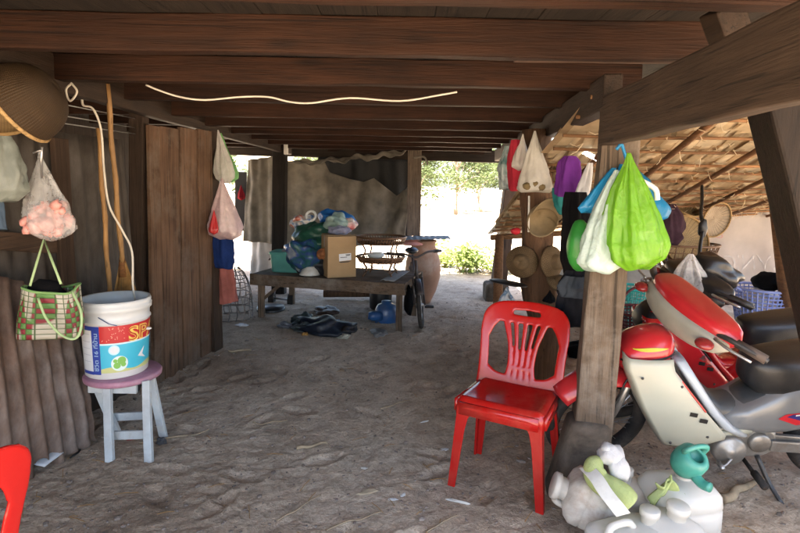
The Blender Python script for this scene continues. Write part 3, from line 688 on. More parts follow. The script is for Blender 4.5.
for i in range(26):
    s, z = r.uniform(-.07, .04), r.uniform(.205, .275); k = .004; mb.add([onb(s+k*math.cos(a+i)*q, z+k*math.sin(a+i)*q, .003) for a, q in ((0, 1), (1.57, .4), (3.14, 1), (4.71, .4))], [(0, 1, 2, 3)])
mb.build('label_sparkle', flat('label pink', (.75, .40, .30)), bucket)
mb = MB(); mb.tube([onb(-.075, .335, .008), onb(-.03, .302, .012), onb(.005, .288, .010)], .0025, 6); mb.build('handle', simple('blue grey wire', (.12, .16, .30), .4), bucket, smooth=True)
mb = MB(); mb.ell(onb(.175, .235, .006), (.022, .012, .008)); mb.build('handle_lug', bk_m, bucket, smooth=True)
# ------------------------------------------------------------------ things hanging at the far edge of the door
greenfilm = thin('green film', (.24, .55, .20), .35, .45, .05, .6); whitefilm = thin('white film', (.70, .68, .66), .35, .4, .08, .7); pinkfilm = thin('pinkish film', (.70, .55, .56), .35, .4, .12, .7)
bluecl = simple('navy cloth', (.012, .03, .12), .9, .3, 10, .3); redcl = simple('faded terracotta cloth', (.30, .10, .08), .9, .3, 9, .3)
def hang(name, px0, py0, px1, py1, d, dep, mat, label, cat, group=None, **kw):
    a, b = P(px0, py0, d), P(px1, py1, d); mb = MB(); W = kw.pop('W')*d/FPX
    bag(mb, a, W, a.z-b.z, dep, droop=(b.x-a.x, 0), **kw); return tag(mb.build(name, mat, smooth=True), label, cat, group)
HG = 'bags and cloths hanging from the far end of the plank door'
hang('plastic_bag', 218, 130, 226, 182, 4.36, .10, whitefilm, 'crumpled white plastic bag topmost at the far door edge', 'plastic bag', HG, W=17, sd=3, folds=5, amp=.3)
hang('plastic_bag', 221, 133, 228, 181, 4.42, .12, greenfilm, 'pale green plastic bag beside the door edge under the beam', 'plastic bag', HG, W=19, sd=5, folds=5, amp=.3)
hang('plastic_bag', 222, 178, 226, 238, 4.3, .18, pinkfilm, 'bulging pinkish white plastic bag below the green one', 'plastic bag', HG, W=31, sd=6, folds=6, amp=.2)
hang('red_packet', 214, 210, 214, 234, 4.2, .08, simple('red wrapper', (.50, .03, .03), .35), 'small red packet showing under the pinkish bag', 'packet', HG, W=10, sd=7, folds=4)
hang('cloth', 222, 232, 224, 268, 4.38, .12, bluecl, 'dark blue cloth hanging below the pinkish bag', 'cloth', HG, W=21, sd=8, folds=5, prof=[(0, .5), (.3, .9), (.8, 1), (1, .75)])
hang('cloth', 223, 262, 227, 302, 4.44, .10, redcl, 'faded terracotta cloth lowest of the hanging cloths', 'cloth', HG, W=20, sd=9, folds=5, prof=[(0, .7), (.3, .9), (1, 1)], closed=False)
# wire coop behind them
cb_ = G(234, 318); coop = thing('wire_coop', 'dome shaped wire chicken coop standing behind the plank door', 'coop', (cb_.x, cb_.y, 0)); mb = MB(); wm = simple('wire', (.20, .17, .15), .5, .2, 9, .1, metal=.6)
dome = lambda a, t: V((cb_.x+math.cos(a)*.19*(1-t**2.4)**.5, cb_.y+math.sin(a)*.19*(1-t**2.4)**.5, .0+.55*t))
for k in range(16): mb.tube([dome(6.283*k/16+.10*math.sin(t*9), t) for t in np.linspace(0, .97, 9)], .0045, 4)
for t in (.02, .17, .32, .47, .62, .77, .90): mb.tube([dome(6.283*k/24, t+.012*math.sin(k*1.7)) for k in range(24)], .0045, 4, close=True)
mb.build('mesh', wm, coop)
# ------------------------------------------------------------------ canvas screen at the back
canvas_m = thin('old grey canvas', (.25, .23, .195), .9, .42, 0, .5, 7, .35, .1)
shade_m = thin('black shade net', (.018, .02, .022), .8, .12, 0, .5, 20)
sack_m = thin('pale sack cloth', (.45, .43, .40), .85, .35, 0, .4, 8)
mb = MB(); sheet(mb, P(247, 160, 7.05), P(276, 156, 6.95), P(243, 241, 7.05), P(277, 244, 7.0), 30, 30, .022, 1.5, 4)
tag(mb.build('canvas_sheet', canvas_m, smooth=True, solid=.004), 'narrow grey canvas hanging left of the black post', 'canvas', 'old canvas sheets screening the far side')
mb = MB()
cvTL, cvTR, cvBL, cvBR = P(283, 163, 7.0), P(411, 193, 7.0), P(283, 246, 7.05), P(405, 240, 6.95)
def cv(u, v):
    top = P(283+128*u, float(np.interp(u, [0, .25, .32, .36, .52, .63, .71, .80, .89, 1], [161, 161, 161, 172, 179, 182, 178, 187, 196, 184])), 7.0)
    bot = P(283+122*u, float(np.interp(u, [0, .5, .8, 1], [247, 248, 243, 238])), 7.0)
    p = top.lerp(bot, v); a = .022*math.sin(u*24+1.5*v)+.014*math.sin(u*52+2)*(1-v)+.05*noise.noise(V((u*5, v*3, 2)))
    a += .05*math.exp(-((u-.80-.14*(1-v))/.035)**2)-.03*math.exp(-((u-.9-.08*(1-v))/.03)**2)   # gathered fold running to the right corner
    p.y += a; return p
mb.grid(cv, 90, 34); tag(mb.build('canvas_sheet', canvas_m, smooth=True, solid=.004), 'wide sagging grey canvas hanging behind the loaded bench', 'canvas', 'old canvas sheets screening the far side')
mb = MB(); sheet(mb, P(318, 157, 7.12), P(412, 160, 7.12), P(315, 184, 7.12), P(411, 240, 7.12), 40, 20, .02, 3, 8); tag(mb.build('shade_net', shade_m, smooth=True, solid=.004), 'black shade net showing above the sagging canvas', 'shade net')
mb = MB(); sheet(mb, P(292, 162, 7.05), P(408, 149, 7.0), P(300, 165, 6.95), P(404, 155, 6.95), 50, 10, .02, 4, 12, sag=.01); tag(mb.build('canvas_roll', canvas_m, smooth=True, solid=.006), 'rolled canvas edge tied up under the far edge beam', 'canvas')
mb = MB(); mb.bar(P(414.8, 150, 6.9), P(413.5, 236, 6.85), .175, .022, up=(0, 1, 0), seg=5, jit=.002); tag(mb.build('hanging_board', wood('grey board', (.27, .22, .175), 'z', .85), bevel=.003), 'upright grey board hanging at the right end of the canvas', 'board')
mb = MB(); mb.tube(spline([P(414, 158, 6.82), P(424, 157, 6.8), P(428, 165, 6.8)], 4), .012, 5); tag(mb.build('rope_end', canvas_m), 'curled rope end sticking out of the grey board', 'rope')
mb = MB(); sheet(mb, P(252, 240, 7.4), P(279, 236, 7.3), P(247, 292, 7.4), P(282, 291, 7.3), 24, 20, .03, 1.5, 21); tag(mb.build('sack_sheet', sack_m, smooth=True, solid=.004), 'pale sack cloth hanging low between the canvas and the ground', 'sack')
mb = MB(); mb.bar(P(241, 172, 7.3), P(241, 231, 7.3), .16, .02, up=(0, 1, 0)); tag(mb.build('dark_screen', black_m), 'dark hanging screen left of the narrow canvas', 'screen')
mb = MB(); bag(mb, P(241, 185, 7.25), .1, .2, .06, sd=4, folds=4); tag(mb.build('red_cloth', redcl if False else simple('red cloth', (.16, .01, .015), .9), smooth=True), 'scrap of red cloth on the dark hanging screen', 'cloth')
# sunlit fringe of a further thatch edge beyond the left girder
mb = MB(); r = random.Random(31); a, b = P(236, 160, 7.9), P(290, 166, 7.6)
for i in range(220):
    u = r.random(); p = a.lerp(b, u)+V((0, r.uniform(0, .5), r.uniform(.0, .1))); q = p+V((r.uniform(-.08, .12), -.12, r.uniform(-.14, -.03))); w_ = V((.012, 0, .004)); mb.add([p-w_, p+w_, q+w_*.5, q-w_*.5], [(0, 1, 2, 3)])
mb.grid(lambda u, v: a.lerp(b, u)+V((0, .05+.6*v, .05+.25*v)), 8, 4)
tag(mb.build('thatch_eave', thatch_mats[1], weld=False), 'sunlit fringe of thatch beyond the left girder', 'thatch')
# ------------------------------------------------------------------ bench with its load
A = P(252, 273, 5.42); B = P(403.5, 284.5, 5.02); zt = (A.z+B.z)/2; A.z = B.z = zt
ux = (B-A).normalized(); uy = V((-ux.y, ux.x, 0)); Lb = (B-A).length; Db = .78
bench = thing('bench', 'low wide plank bench loaded with bags, box and baskets', 'bench', (A+ux*Lb/2+uy*Db/2)*1.0-V((0, 0, zt)))
TB = lambda s, t, z=0: A+ux*s+uy*t+V((0, 0, z))
for k in range(5):
    mb = MB(); t0 = .015+k*(Db-.015)/5+.075; mb.bar(TB(-.01, t0, -.0125), TB(Lb+.01, t0, -.0125), .148, .022, seg=8, jit=.002, sd=k+2); mb.build('top_plank', bench_m, bench, bevel=.004)
mb = MB(); mb.bar(TB(-.02, .0, -.055), TB(Lb+.02, .0, -.055), .03, .115, seg=8, jit=.002); mb.build('rail', bench_m, bench, bevel=.004)
mb = MB(); mb.bar(TB(-.02, Db, -.055), TB(Lb+.02, Db, -.055), .03, .10, seg=8, jit=.002); mb.build('rail', bench_m, bench, bevel=.004)
for s in (.06, Lb-.04): mb = MB(); mb.bar(TB(s, .03, -.06), TB(s, Db-.03, -.06), .03, .09); mb.build('cross_rail', bench_m, bench, bevel=.004)
for s, t in ((.08, .05), (Lb-.05, .05), (.10, Db-.06), (Lb-.06, Db-.06)):
    p = TB(s, t); mb = MB(); mb.bar((p.x, p.y, gz(p.x, p.y)-.03), (p.x, p.y, zt-.028), .062, .058, up=(0, 1, 0), seg=4, jit=.002); mb.build('leg', benchz_m, bench, bevel=.005)
mb = MB(); mb.bar(TB(.10, .08, -.26), TB(.30, .08, -.09), .022, .03); mb.build('brace', benchz_m, bench)
# cardboard box
card_m = simple('cardboard', (.40, .265, .14), .85, .12, 4, .1, dirt=(.28, .18, .09), dirt_amt=.3)
bx = TB(.86, .22); box = thing('cardboard_box', 'plain cardboard box with a white sticker standing on the bench', 'box', bx)
bw, bd, bh = .295, .27, .415; rz = Matrix.Rotation(R(22), 3, 'Z')
mb = MB(); mb.box(bx+V((0, 0, bh/2)), (bw, bd, bh), rz); mb.build('carton', card_m, box, bevel=.004)
for s in (-1, 1): mb = MB(); mb.box(bx+rz @ V((0, s*bd*.26, bh+.004)), (bw*.98, bd*.46, .004), rz @ Matrix.Rotation(R(5*s), 3, 'X')); mb.build('flap', card_m, box)
fr_ = lambda x, z, o=.0015: bx+rz @ V((x, -bd/2-o, z))
mb = MB(); mb.add([fr_(*q) for q in ((-.03, .165), (.095, .175), (.092, .245), (-.033, .238))], [(0, 1, 2, 3)]); mb.build('sticker', flat('sticker white', (.75, .75, .74)), box)
mb = MB()
for z0, x0, x1 in ((.226, .035, .085), (.218, .04, .08), (.156, -.03, .085), (.150, -.02, .07), (.20, -.02, .05)): mb.add([fr_(x0, z0, .0025), fr_(x1, z0+.003, .0025), fr_(x1, z0+.009, .0025), fr_(x0, z0+.006, .0025)], [(0, 1, 2, 3)])
mb.build('sticker_print', flat('print black', (.03, .03, .03)), box)
mb = MB(); mb.add([bx+rz @ V((-bw/2-.0015, y, z)) for y, z in ((-.025, .30), (.025, .30), (.025, .414), (-.025, .414))], [(0, 1, 2, 3)]); mb.build('tape', thin('tape', (.6, .55, .45), .2, .3), box)
# teal storage crate
teal_m = thin('teal plastic', (.13, .44, .40), .35, .35, .10, .15, 6); cr = TB(.28, .30); crate = thing('storage_crate', 'translucent teal storage crate with lid at the left end of the bench', 'crate', cr)
r2 = Matrix.Rotation(R(-4), 3, 'Z')
mb = MB(); rg = []
for z, sx, sy in ((0, .165, .115), (.01, .172, .122), (.19, .186, .135)):
    rg.append([cr+r2 @ V((math.copysign(abs(math.cos(a))**.25, math.cos(a))*sx, math.copysign(abs(math.sin(a))**.25, math.sin(a))*sy, z)) for a in [6.283*k/40 for k in range(40)]])
mb.loft(rg); mb.build('tub', teal_m, crate, smooth=False)
mb = MB(); rg = [[cr+r2 @ V((math.copysign(abs(math.cos(a))**.25, math.cos(a))*sx, math.copysign(abs(math.sin(a))**.25, math.sin(a))*sx*.73, z)) for a in [6.283*k/40 for k in range(40)]] for z, sx in ((.188, .190), (.190, .198), (.212, .198), (.216, .185))]
mb.loft(rg); mb.build('lid', teal_m, crate)
mb = MB()
for s in (-1, 1): mb.tube(spline([cr+r2 @ V((s*.188, -.05, .15)), cr+r2 @ V((s*.215, -.05, .12)), cr+r2 @ V((s*.215, .05, .12)), cr+r2 @ V((s*.188, .05, .15))], 4), .006, 6)
mb.build('handle', black_m, crate)
mb = MB(); mb.box(cr+r2 @ V((0, 0, .08)), (.27, .18, .13), r2); mb.ell(cr+V((.05, .0, .13)), (.09, .07, .05), nz=.3); mb.build('dim_contents', simple('mixed dim contents', (.10, .10, .11), .9, .6, 14), crate)
mb = MB(); mb.bar(cr+V((-.09, .02, .22)), cr+V((.07, .05, .225)), .20, .006, seg=3, jit=.004); mb.bar(cr+V((-.03, .02, .225)), cr+V((.05, .04, .29)), .16, .004); tag(mb.build('folded_card', simple('grey card', (.40, .38, .36), .8)), 'folded grey card lying on the teal crate', 'card')
# upturned white bowl
mb = MB(); mb.lathe([(.105, .0), (.108, .004), (.085, .045), (.05, .075), (.048, .083), (.0005, .083)], TB(.575, .15, .003), 32); tag(mb.build('bowl', white_m, smooth=True, solid=.003), 'white bowl upside down between the crate and the carton', 'bowl')
# heap of bags
HP = 'heaped bags on the bench'
def lump(name, px, py, d, rx, ry, rz_, mat, label, cat='bag', sd=1, nz=.45, group=HP, rot=0):
    mb = MB(); mb.ell(P(px, py, d), (rx, ry, rz_), Matrix.Rotation(rot, 3, 'Y'), 36, 22, nz, sd); o = mb.build(name, mat, smooth=True); md = o.modifiers.new('d', 'DISPLACE'); tx = bpy.data.textures.new('crush', 'CLOUDS'); tx.noise_scale = .09; tx.noise_depth = 3; md.texture = tx; md.strength = .05; md.texture_coords = 'GLOBAL'
    return tag(o, label, cat, group)
blk_film = thin('black bin bag', (.012, .013, .016), .3, .1, 0, 1.0, 12); grn_d = thin('dark green bag', (.02, .09, .06), .35, .2, 0, .9, 12); blu_f = thin('bright blue bag', (.03, .17, .48), .35, .3, 0, .9, 12)
lump('black_bag', 322, 263, 5.55, .24, .18, .17, blk_film, 'black bag lying low behind the white bowl', sd=3)
def patch_mat(name, cs, sc=7):
    m, nt, N, L = newmat(name); v = coords(nt); n = noise_n(nt, v, sc, 2, .4, .6); n2 = noise_n(nt, v, 22, 4)
    stops = [(.30+.40*i/(len(cs)-1), c4(c)) for i, c in enumerate(cs)]; c_ = ramp(nt, n, stops); out(nt, pbsdf(nt, c_, .35, bump(nt, n2, .8, .012), 0, .5)); return m
lump('printed_sack', 305, 255, 5.5, .21, .15, .15, patch_mat('printed sack', ((.02, .12, .09), (.03, .06, .22), (.02, .11, .09), (.06, .10, .3), (.5, .55, .5))), 'shiny green and blue printed sack slumped beside the crate', sd=5, rot=.25)
lump('green_bag', 316, 238, 5.68, .23, .16, .16, grn_d, 'dark green bag in the middle of the heap', sd=7)
lump('blue_bag', 337, 220, 5.8, .19, .14, .095, blu_f, 'bright blue plastic bag on top of the heap', sd=8, rot=.2)
lump('white_bag', 336, 222, 5.62, .125, .11, .085, thin('pale green film', (.42, .56, .50), .35, .4, .05, .9), 'pale greenish bag resting in front of the blue one', sd=9)
lump('striped_bag', 303, 222, 5.75, .12, .1, .075, patch_mat('colour stripes', ((.65, .65, .62), (.55, .10, .04), (.65, .64, .60), (.02, .14, .40), (.7, .7, .68))), 'white, orange and blue striped bag at the left of the heap top', sd=10)
lump('red_packet', 351, 225, 5.65, .065, .06, .065, patch_mat('red wrap', ((.6, .02, .03), (.6, .55, .5), (.55, .02, .04))), 'red and white packet poking out above the carton', sd=12)
lump('brown_pouch', 322, 254, 5.38, .055, .05, .06, simple('orange brown leather', (.30, .12, .045), .6), 'orange brown pouch tucked against the carton', 'pouch', sd=13, nz=.3)
lump('lilac_bag', 340, 231, 5.5, .11, .07, .05, thin('lilac film', (.42, .42, .55), .3, .4, .15, .9), 'thin lilac plastic bag draped over the carton top', sd=14)
mb = MB(); c = P(311, 216, 5.7); mb.tube([c+V((.05*math.cos(a), .02*math.sin(a), .05*math.sin(a))) for a in [6.283*k/22 for k in range(22)]], .014, 8, close=True); tag(mb.build('tape_roll', white_m, smooth=True), 'white ring shaped roll on top of the heap', 'roll')
# rattan stands (two stacked round trays on bent cane legs)
rat_m = wood('dark rattan', (.16, .085, .042), 'x', .5, .6, 1.3, .3, .4)
def ring(mb, c, rx, ry, r_, n=30): mb.tube([c+V((rx*math.cos(a), ry*math.sin(a), 0)) for a in [6.283*k/n for k in range(n)]], r_, 6, close=True)
def rattan(name, c, rx, ry, levels, label, group, nsp=34, rot=0):
    t = thing(name, label, 'rattan stand', c, group); c = V(c)
    for z0, z1, k in levels:
        mb = MB(); ring(mb, c+V((0, 0, z0)), rx*k*.94, ry*k*.94, .008); ring(mb, c+V((0, 0, z1)), rx*k*1.05, ry*k*1.05, .012); ring(mb, c+V((0, 0, z0+(z1-z0)*.5)), rx*k, ry*k, .005)
        for i in range(nsp):
            a = 6.283*i/nsp; mb.tube([c+V((rx*k*.94*math.cos(a), ry*k*.94*math.sin(a), z0)), c+V((rx*k*1.05*math.cos(a+.06), ry*k*1.05*math.sin(a+.06), z1))], .0062, 4)
        for i in range(11): y = -.9+i*.18; x = math.sqrt(max(1-y*y, 0)); mb.tube([c+V((-rx*k*x*.93, ry*k*y*.93, z0)), c+V((rx*k*x*.93, ry*k*y*.93, z0))], .005, 4)
        mb.build('tray', rat_m, t, smooth=True)
    for i in range(4):
        a = .6+1.571*i; q = V((math.cos(a), math.sin(a), 0)); zt_ = levels[-1][0]; zb = levels[0][0]
        mb = MB(); mb.tube(spline([c+V((q.x*rx*.9, q.y*ry*.9, 0)), c+V((q.x*rx*.72, q.y*ry*.72, zb*.5)), c+V((q.x*rx*.9, q.y*ry*.9, zb))], 5), .010, 7)
        if zt_ > zb: mb.tube(spline([c+V((q.x*rx*.95, q.y*ry*.95, zb+.03)), c+V((q.x*rx*.80, q.y*ry*.80, (zb+zt_)*.5+.02)), c+V((q.x*rx*.95, q.y*ry*.95, zt_))], 5), .009, 7)
        for s in (-1, 1):
            b2 = a+s*.45; mb.tube(spline([c+V((q.x*rx*.86, q.y*ry*.86, zb*.25)), c+V((math.cos(b2)*rx*.8, math.sin(b2)*ry*.8, zb*.6)), c+V((math.cos(b2)*rx*.9, math.sin(b2)*ry*.9, zb))], 4), .005, 5)
        mb.build('leg', rat_m, t, smooth=True)
    return t
rattan('rattan_stand', TB(1.27, .36, .004), .235, .21, ((.15, .195, 1.0), (.335, .40, 1.04)), 'two tier dark rattan stand on the right end of the bench', 'rattan stands', 52)
mb = MB(); mb.ell(TB(1.22, .36, .21), (.09, .08, .035), nz=.2); tag(mb.build('white_dish', white_m, smooth=True), 'pale dish lying inside the lower rattan tray', 'dish')
mb = MB(); sheet(mb, TB(1.36, .70, .012), TB(1.50, .70, .012), TB(1.36, .05, .012), TB(1.50, .05, .008), 8, 14, .004, 1, 3); tag(mb.build('white_cloth', sack_m, smooth=True, solid=.003), 'white cloth strip over the right end of the bench', 'cloth')
# ------------------------------------------------------------------ under the bench
g = G(383, 322); g.z = gz(g.x, g.y); jug = thing('blue_jug', 'bright blue plastic jug lying under the right end of the bench', 'jug', g); jm = simple('blue plastic', (.02, .08, .22), .35, .15, 5, .1, dirt=(.15, .15, .16))
mb = MB(); mb.lathe([(.0005, 0), (.105, .0), (.12, .015), (.118, .15), (.09, .20), (.05, .215), (.05, .24), (.0005, .24)], g+V((.03, .1, -.03)), 28); mb.build('body', jm, jug, smooth=True)
mb = MB(); mb.tube([g+V((-.02, .02, .07)), g+V((-.11, -.02, .075)), g+V((-.15, -.02, .08))], [.05, .05, .035], 14); mb.build('spout', jm, jug, smooth=True)
g = G(380, 312); mb = MB(); mb.lathe([(.10, 0), (.12, .02), (.125, .2), (.11, .26), (.10, .27)], V((g.x, g.y+.15, 0)), 26); tag(mb.build('black_pail', black_m, smooth=True, solid=.006), 'black pail standing behind the blue jug', 'pail')
r = random.Random(77); trash_cols = [((.02, .05, .10), 'dark blue'), ((.03, .03, .035), 'black'), ((.25, .2, .15), 'brown'), ((.5, .5, .5), 'pale'), ((.05, .1, .08), 'dark green'), ((.3, .12, .06), 'rusty')]
def litter(px, py, s, c, label, flatness=.35, sd=1, name='rubbish_bag', group='rubbish lying under the bench', rough=.5):
    g = G(px, py); g.z = gz(g.x, g.y)+s*flatness*.5; mb = MB(); mb.ell(g, (s, s*.7, s*flatness), Matrix.Rotation(sd*1.3, 3, 'Z'), 22, 14, .7, sd); o = mb.build(name, simple(label, c, rough, .5, 14, .6), smooth=True); return tag(o, label, 'rubbish', group)
litter(322, 330, .26, (.006, .010, .020), 'large dark blue crumpled bag under the bench', .3, 2)
litter(303, 324, .13, (.03, .04, .04), 'grey green crumpled bag at the left of the rubbish', .5, 3)
litter(326, 314, .15, (.07, .035, .022), 'rusty brown rag behind the dark blue bag', .3, 4)
litter(303, 331, .10, (.035, .045, .045), 'black crumpled bag beside the grey green one', .45, 5)
litter(345, 329, .17, (.022, .015, .012), 'dark brown sacking right of the dark blue bag', .22, 6)
litter(285, 328, .07, (.10, .10, .11), 'small grey wad at the left end of the rubbish', .45, 7)
litter(305, 335, .035, (.45, .22, .05), 'small orange scrap in front of the rubbish', .4, 8)
litter(342, 336, .08, (.40, .38, .30), 'pale flattened wrapper in front of the dark bag', .2, 9)
litter(337, 323, .03, (.4, .5, .75), 'shiny blue and white scrap on the dark blue bag', .8, 10)
litter(378, 332, .11, (.20, .19, .18), 'grey flattened carton by the bench leg', .15, 11)
litter(242, 326, .055, (.62, .63, .66), 'white crumpled paper near the wire coop', .2, 12, 'paper_scrap', 'paper scraps on the dirt')
# small trolley
g = G(280, 309); tro = thing('trolley', 'small wheeled trolley base standing beyond the bench', 'trolley', (g.x, g.y, 0)); 
for px, py, d in ((272, 298, 6.2), (291, 300, 6.1)):
    mb = MB(); p = P(px, py, d); mb.tube([p-V((.03, 0, 0)), p+V((.03, 0, 0))], .075, 18); mb.build('wheel', rubber_m, tro, smooth=False)
mb = MB(); mb.tube([P(272, 298, 6.2), P(291, 300, 6.1)], .012, 6); mb.tube([P(272, 298, 6.2), P(276, 288, 6.2), P(283, 283, 6.3)], .014, 6); mb.build('axle', steel_m, tro)
mb = MB(); mb.lathe([(.0005, 0), (.15, 0), (.155, .01), (.15, .05), (.0005, .055)], G(271, 311), 24); tag(mb.build('round_tin', black_m, smooth=True), 'flat round black tin on the dirt under the bench', 'tin')
mb = MB(); mb.tube([G(352, 299)+V((-.35, 0, .06)), G(352, 299)+V((.45, .05, .07))], .045, 9); tag(mb.build('log', trunk_m), 'short log lying in the sun behind the bench', 'log')
# ------------------------------------------------------------------ water jar
g = G(423, 306); g = V((g.x, g.y+.22, 0)); jar = thing('water_jar', 'large clay water jar with a metal sheet lid beyond the bicycle', 'water jar', g)
clay_m = simple('pale clay', (.34, .19, .12), .75, .3, 3, .3, dirt=(.50, .42, .34), dirt_amt=.7)
mb = MB(); mb.lathe([(.0005, 0), (.10, 0), (.11, .03), (.165, .15), (.205, .30), (.215, .40), (.205, .50), (.17, .62), (.14, .69), (.15, .73), (.16, .75), (.14, .75), (.13, .70), (.0005, .69)], g, 44); mb.build('body', clay_m, jar, smooth=True)
mb = MB(); mb.grid(lambda u, v: g+V((-.25+.56*u, -.22+.44*v, .77+.0025*math.sin(u*50)+.02*u)), 60, 4); mb.build('lid', rustmat('zinc lid', (.16, .16, .16), (.23, .23, .23), (.29, .29, .285)), jar, solid=.003)
mb = MB(); mb.lathe([(.0005, 0), (.15, .0), (.16, .02), (.05, .07), (.0005, .07)], g+V((-.14, -.05, .70)), 20); mb.build('inner_lid', simple('pink enamel', (.55, .25, .22), .4), jar, smooth=True)
# ------------------------------------------------------------------ bicycle against the bench end
F0 = G(424, 334); F0 = V((F0.x, F0.y+.02, gz(F0.x, F0.y))); fwd = V((.05, -1, 0)).normalized(); lat = V((1, .05, 0)); bz = .235
bic = thing('bicycle', 'old dark bicycle parked at the right end of the bench', 'bicycle', F0); frm = simple('rusty black frame', (.05, .04, .038), .5, .4, 9, .2, dirt=(.14, .08, .05)); 
BC = lambda f, l, z: F0-fwd*f+lat*(l+ -.10*z)+V((0, 0, z))
def wheelset(f0, turn=0):
    def cp(a, r_, l=0): return BC(f0+r_*math.cos(a)*math.cos(turn), l+r_*math.cos(a)*math.sin(turn), bz+r_*math.sin(a))
    mb = MB(); mb.tube([cp(6.283*k/36, bz-.022) for k in range(36)], .022, 8, close=True); ty_ = mb.build('tyre', rubber_m, bic, smooth=True)
    mb = MB(); mb.tube([cp(6.283*k/36, bz-.048) for k in range(36)], .009, 6, close=True)
    for k in range(22): a = 6.283*k/22; mb.tube([cp(a, .02, .02*(-1)**k), cp(a+.25*(-1)**k, bz-.05)], .0016, 3, cap=False)
    mb.tube([cp(0, 0, -.04), cp(0, 0, .04)], .016, 8); mb.build('rim', steel_m, bic, smooth=True)
wheelset(.235, .12); wheelset(1.08)
mb = MB()
for s in (-1, 1):
    mb.tube([BC(.235, s*.05, bz), BC(.30, s*.045, .50)], .011, 7); mb.tube([BC(1.08, s*.05, bz), BC(.72, s*.03, .23)], .009, 7); mb.tube([BC(1.08, s*.05, bz), BC(.80, s*.02, .58)], .008, 7)
mb.tube([BC(.30, 0, .48), BC(.36, 0, .66)], .017, 8); mb.tube([BC(.31, 0, .53), BC(.70, 0, .25)], .016, 8); mb.tube([BC(.33, 0, .60), BC(.72, 0, .36)], .014, 8); mb.tube([BC(.70, 0, .23), BC(.82, 0, .66)], .015, 8)
mb.build('frame', frm, bic, smooth=True)
mb = MB(); mb.tube(spline([BC(.46, -.24, .71), BC(.40, -.12, .72), BC(.37, 0, .69), BC(.37, .06, .71), BC(.40, .14, .745), BC(.47, .24, .745)], 5), .011, 7); mb.build('handlebar', frm, bic, smooth=True)
for l in (-1, 1): mb = MB(); mb.tube([BC(.45, l*.20, .71 if l < 0 else .745), BC(.49, l*.28, .71 if l < 0 else .745)], .017, 8); mb.build('grip', black_m, bic, smooth=True)
mb = MB(); mb.ell(BC(.86, 0, .70), (.075, .13, .035), None, 16, 10); mb.build('saddle', black_m, bic, smooth=True)
mb = MB(); mb.tube([BC(.70, -.07, .23), BC(.70, .07, .23)], .02, 8); mb.tube([BC(.70, .07, .23), BC(.62, .08, .13)], .008, 6); mb.tube([BC(.70, -.07, .23), BC(.78, -.08, .33)], .008, 6); mb.build('crank', steel_m, bic)
for f_, l, z in ((.62, .125, .13), (.78, -.125, .33)): mb = MB(); mb.box(BC(f_, l, z), (.095, .06, .022)); mb.build('pedal', black_m, bic, bevel=.004)
mb = MB(); a0, rr_ = 0, bz+.022
mb.grid(lambda u, v: BC(.235+rr_*math.cos(.35+2.2*u), (v-.5)*.055, bz+rr_*math.sin(.35+2.2*u)), 16, 3); mb.build('mudguard', frm, bic, smooth=True, solid=.002)
mb = MB(); mb.grid(lambda u, v: BC(1.08+rr_*math.cos(-.1+2.6*u), (v-.5)*.055, bz+rr_*math.sin(-.1+2.6*u)), 18, 3); mb.build('mudguard', frm, bic, smooth=True, solid=.002)
mb = MB(); mb.ell(BC(.36, -.10, .25), (.05, .11, .15), None, 20, 12, .3, 2); mb.build('dark_cover', blackcloth_m, bic, smooth=True)
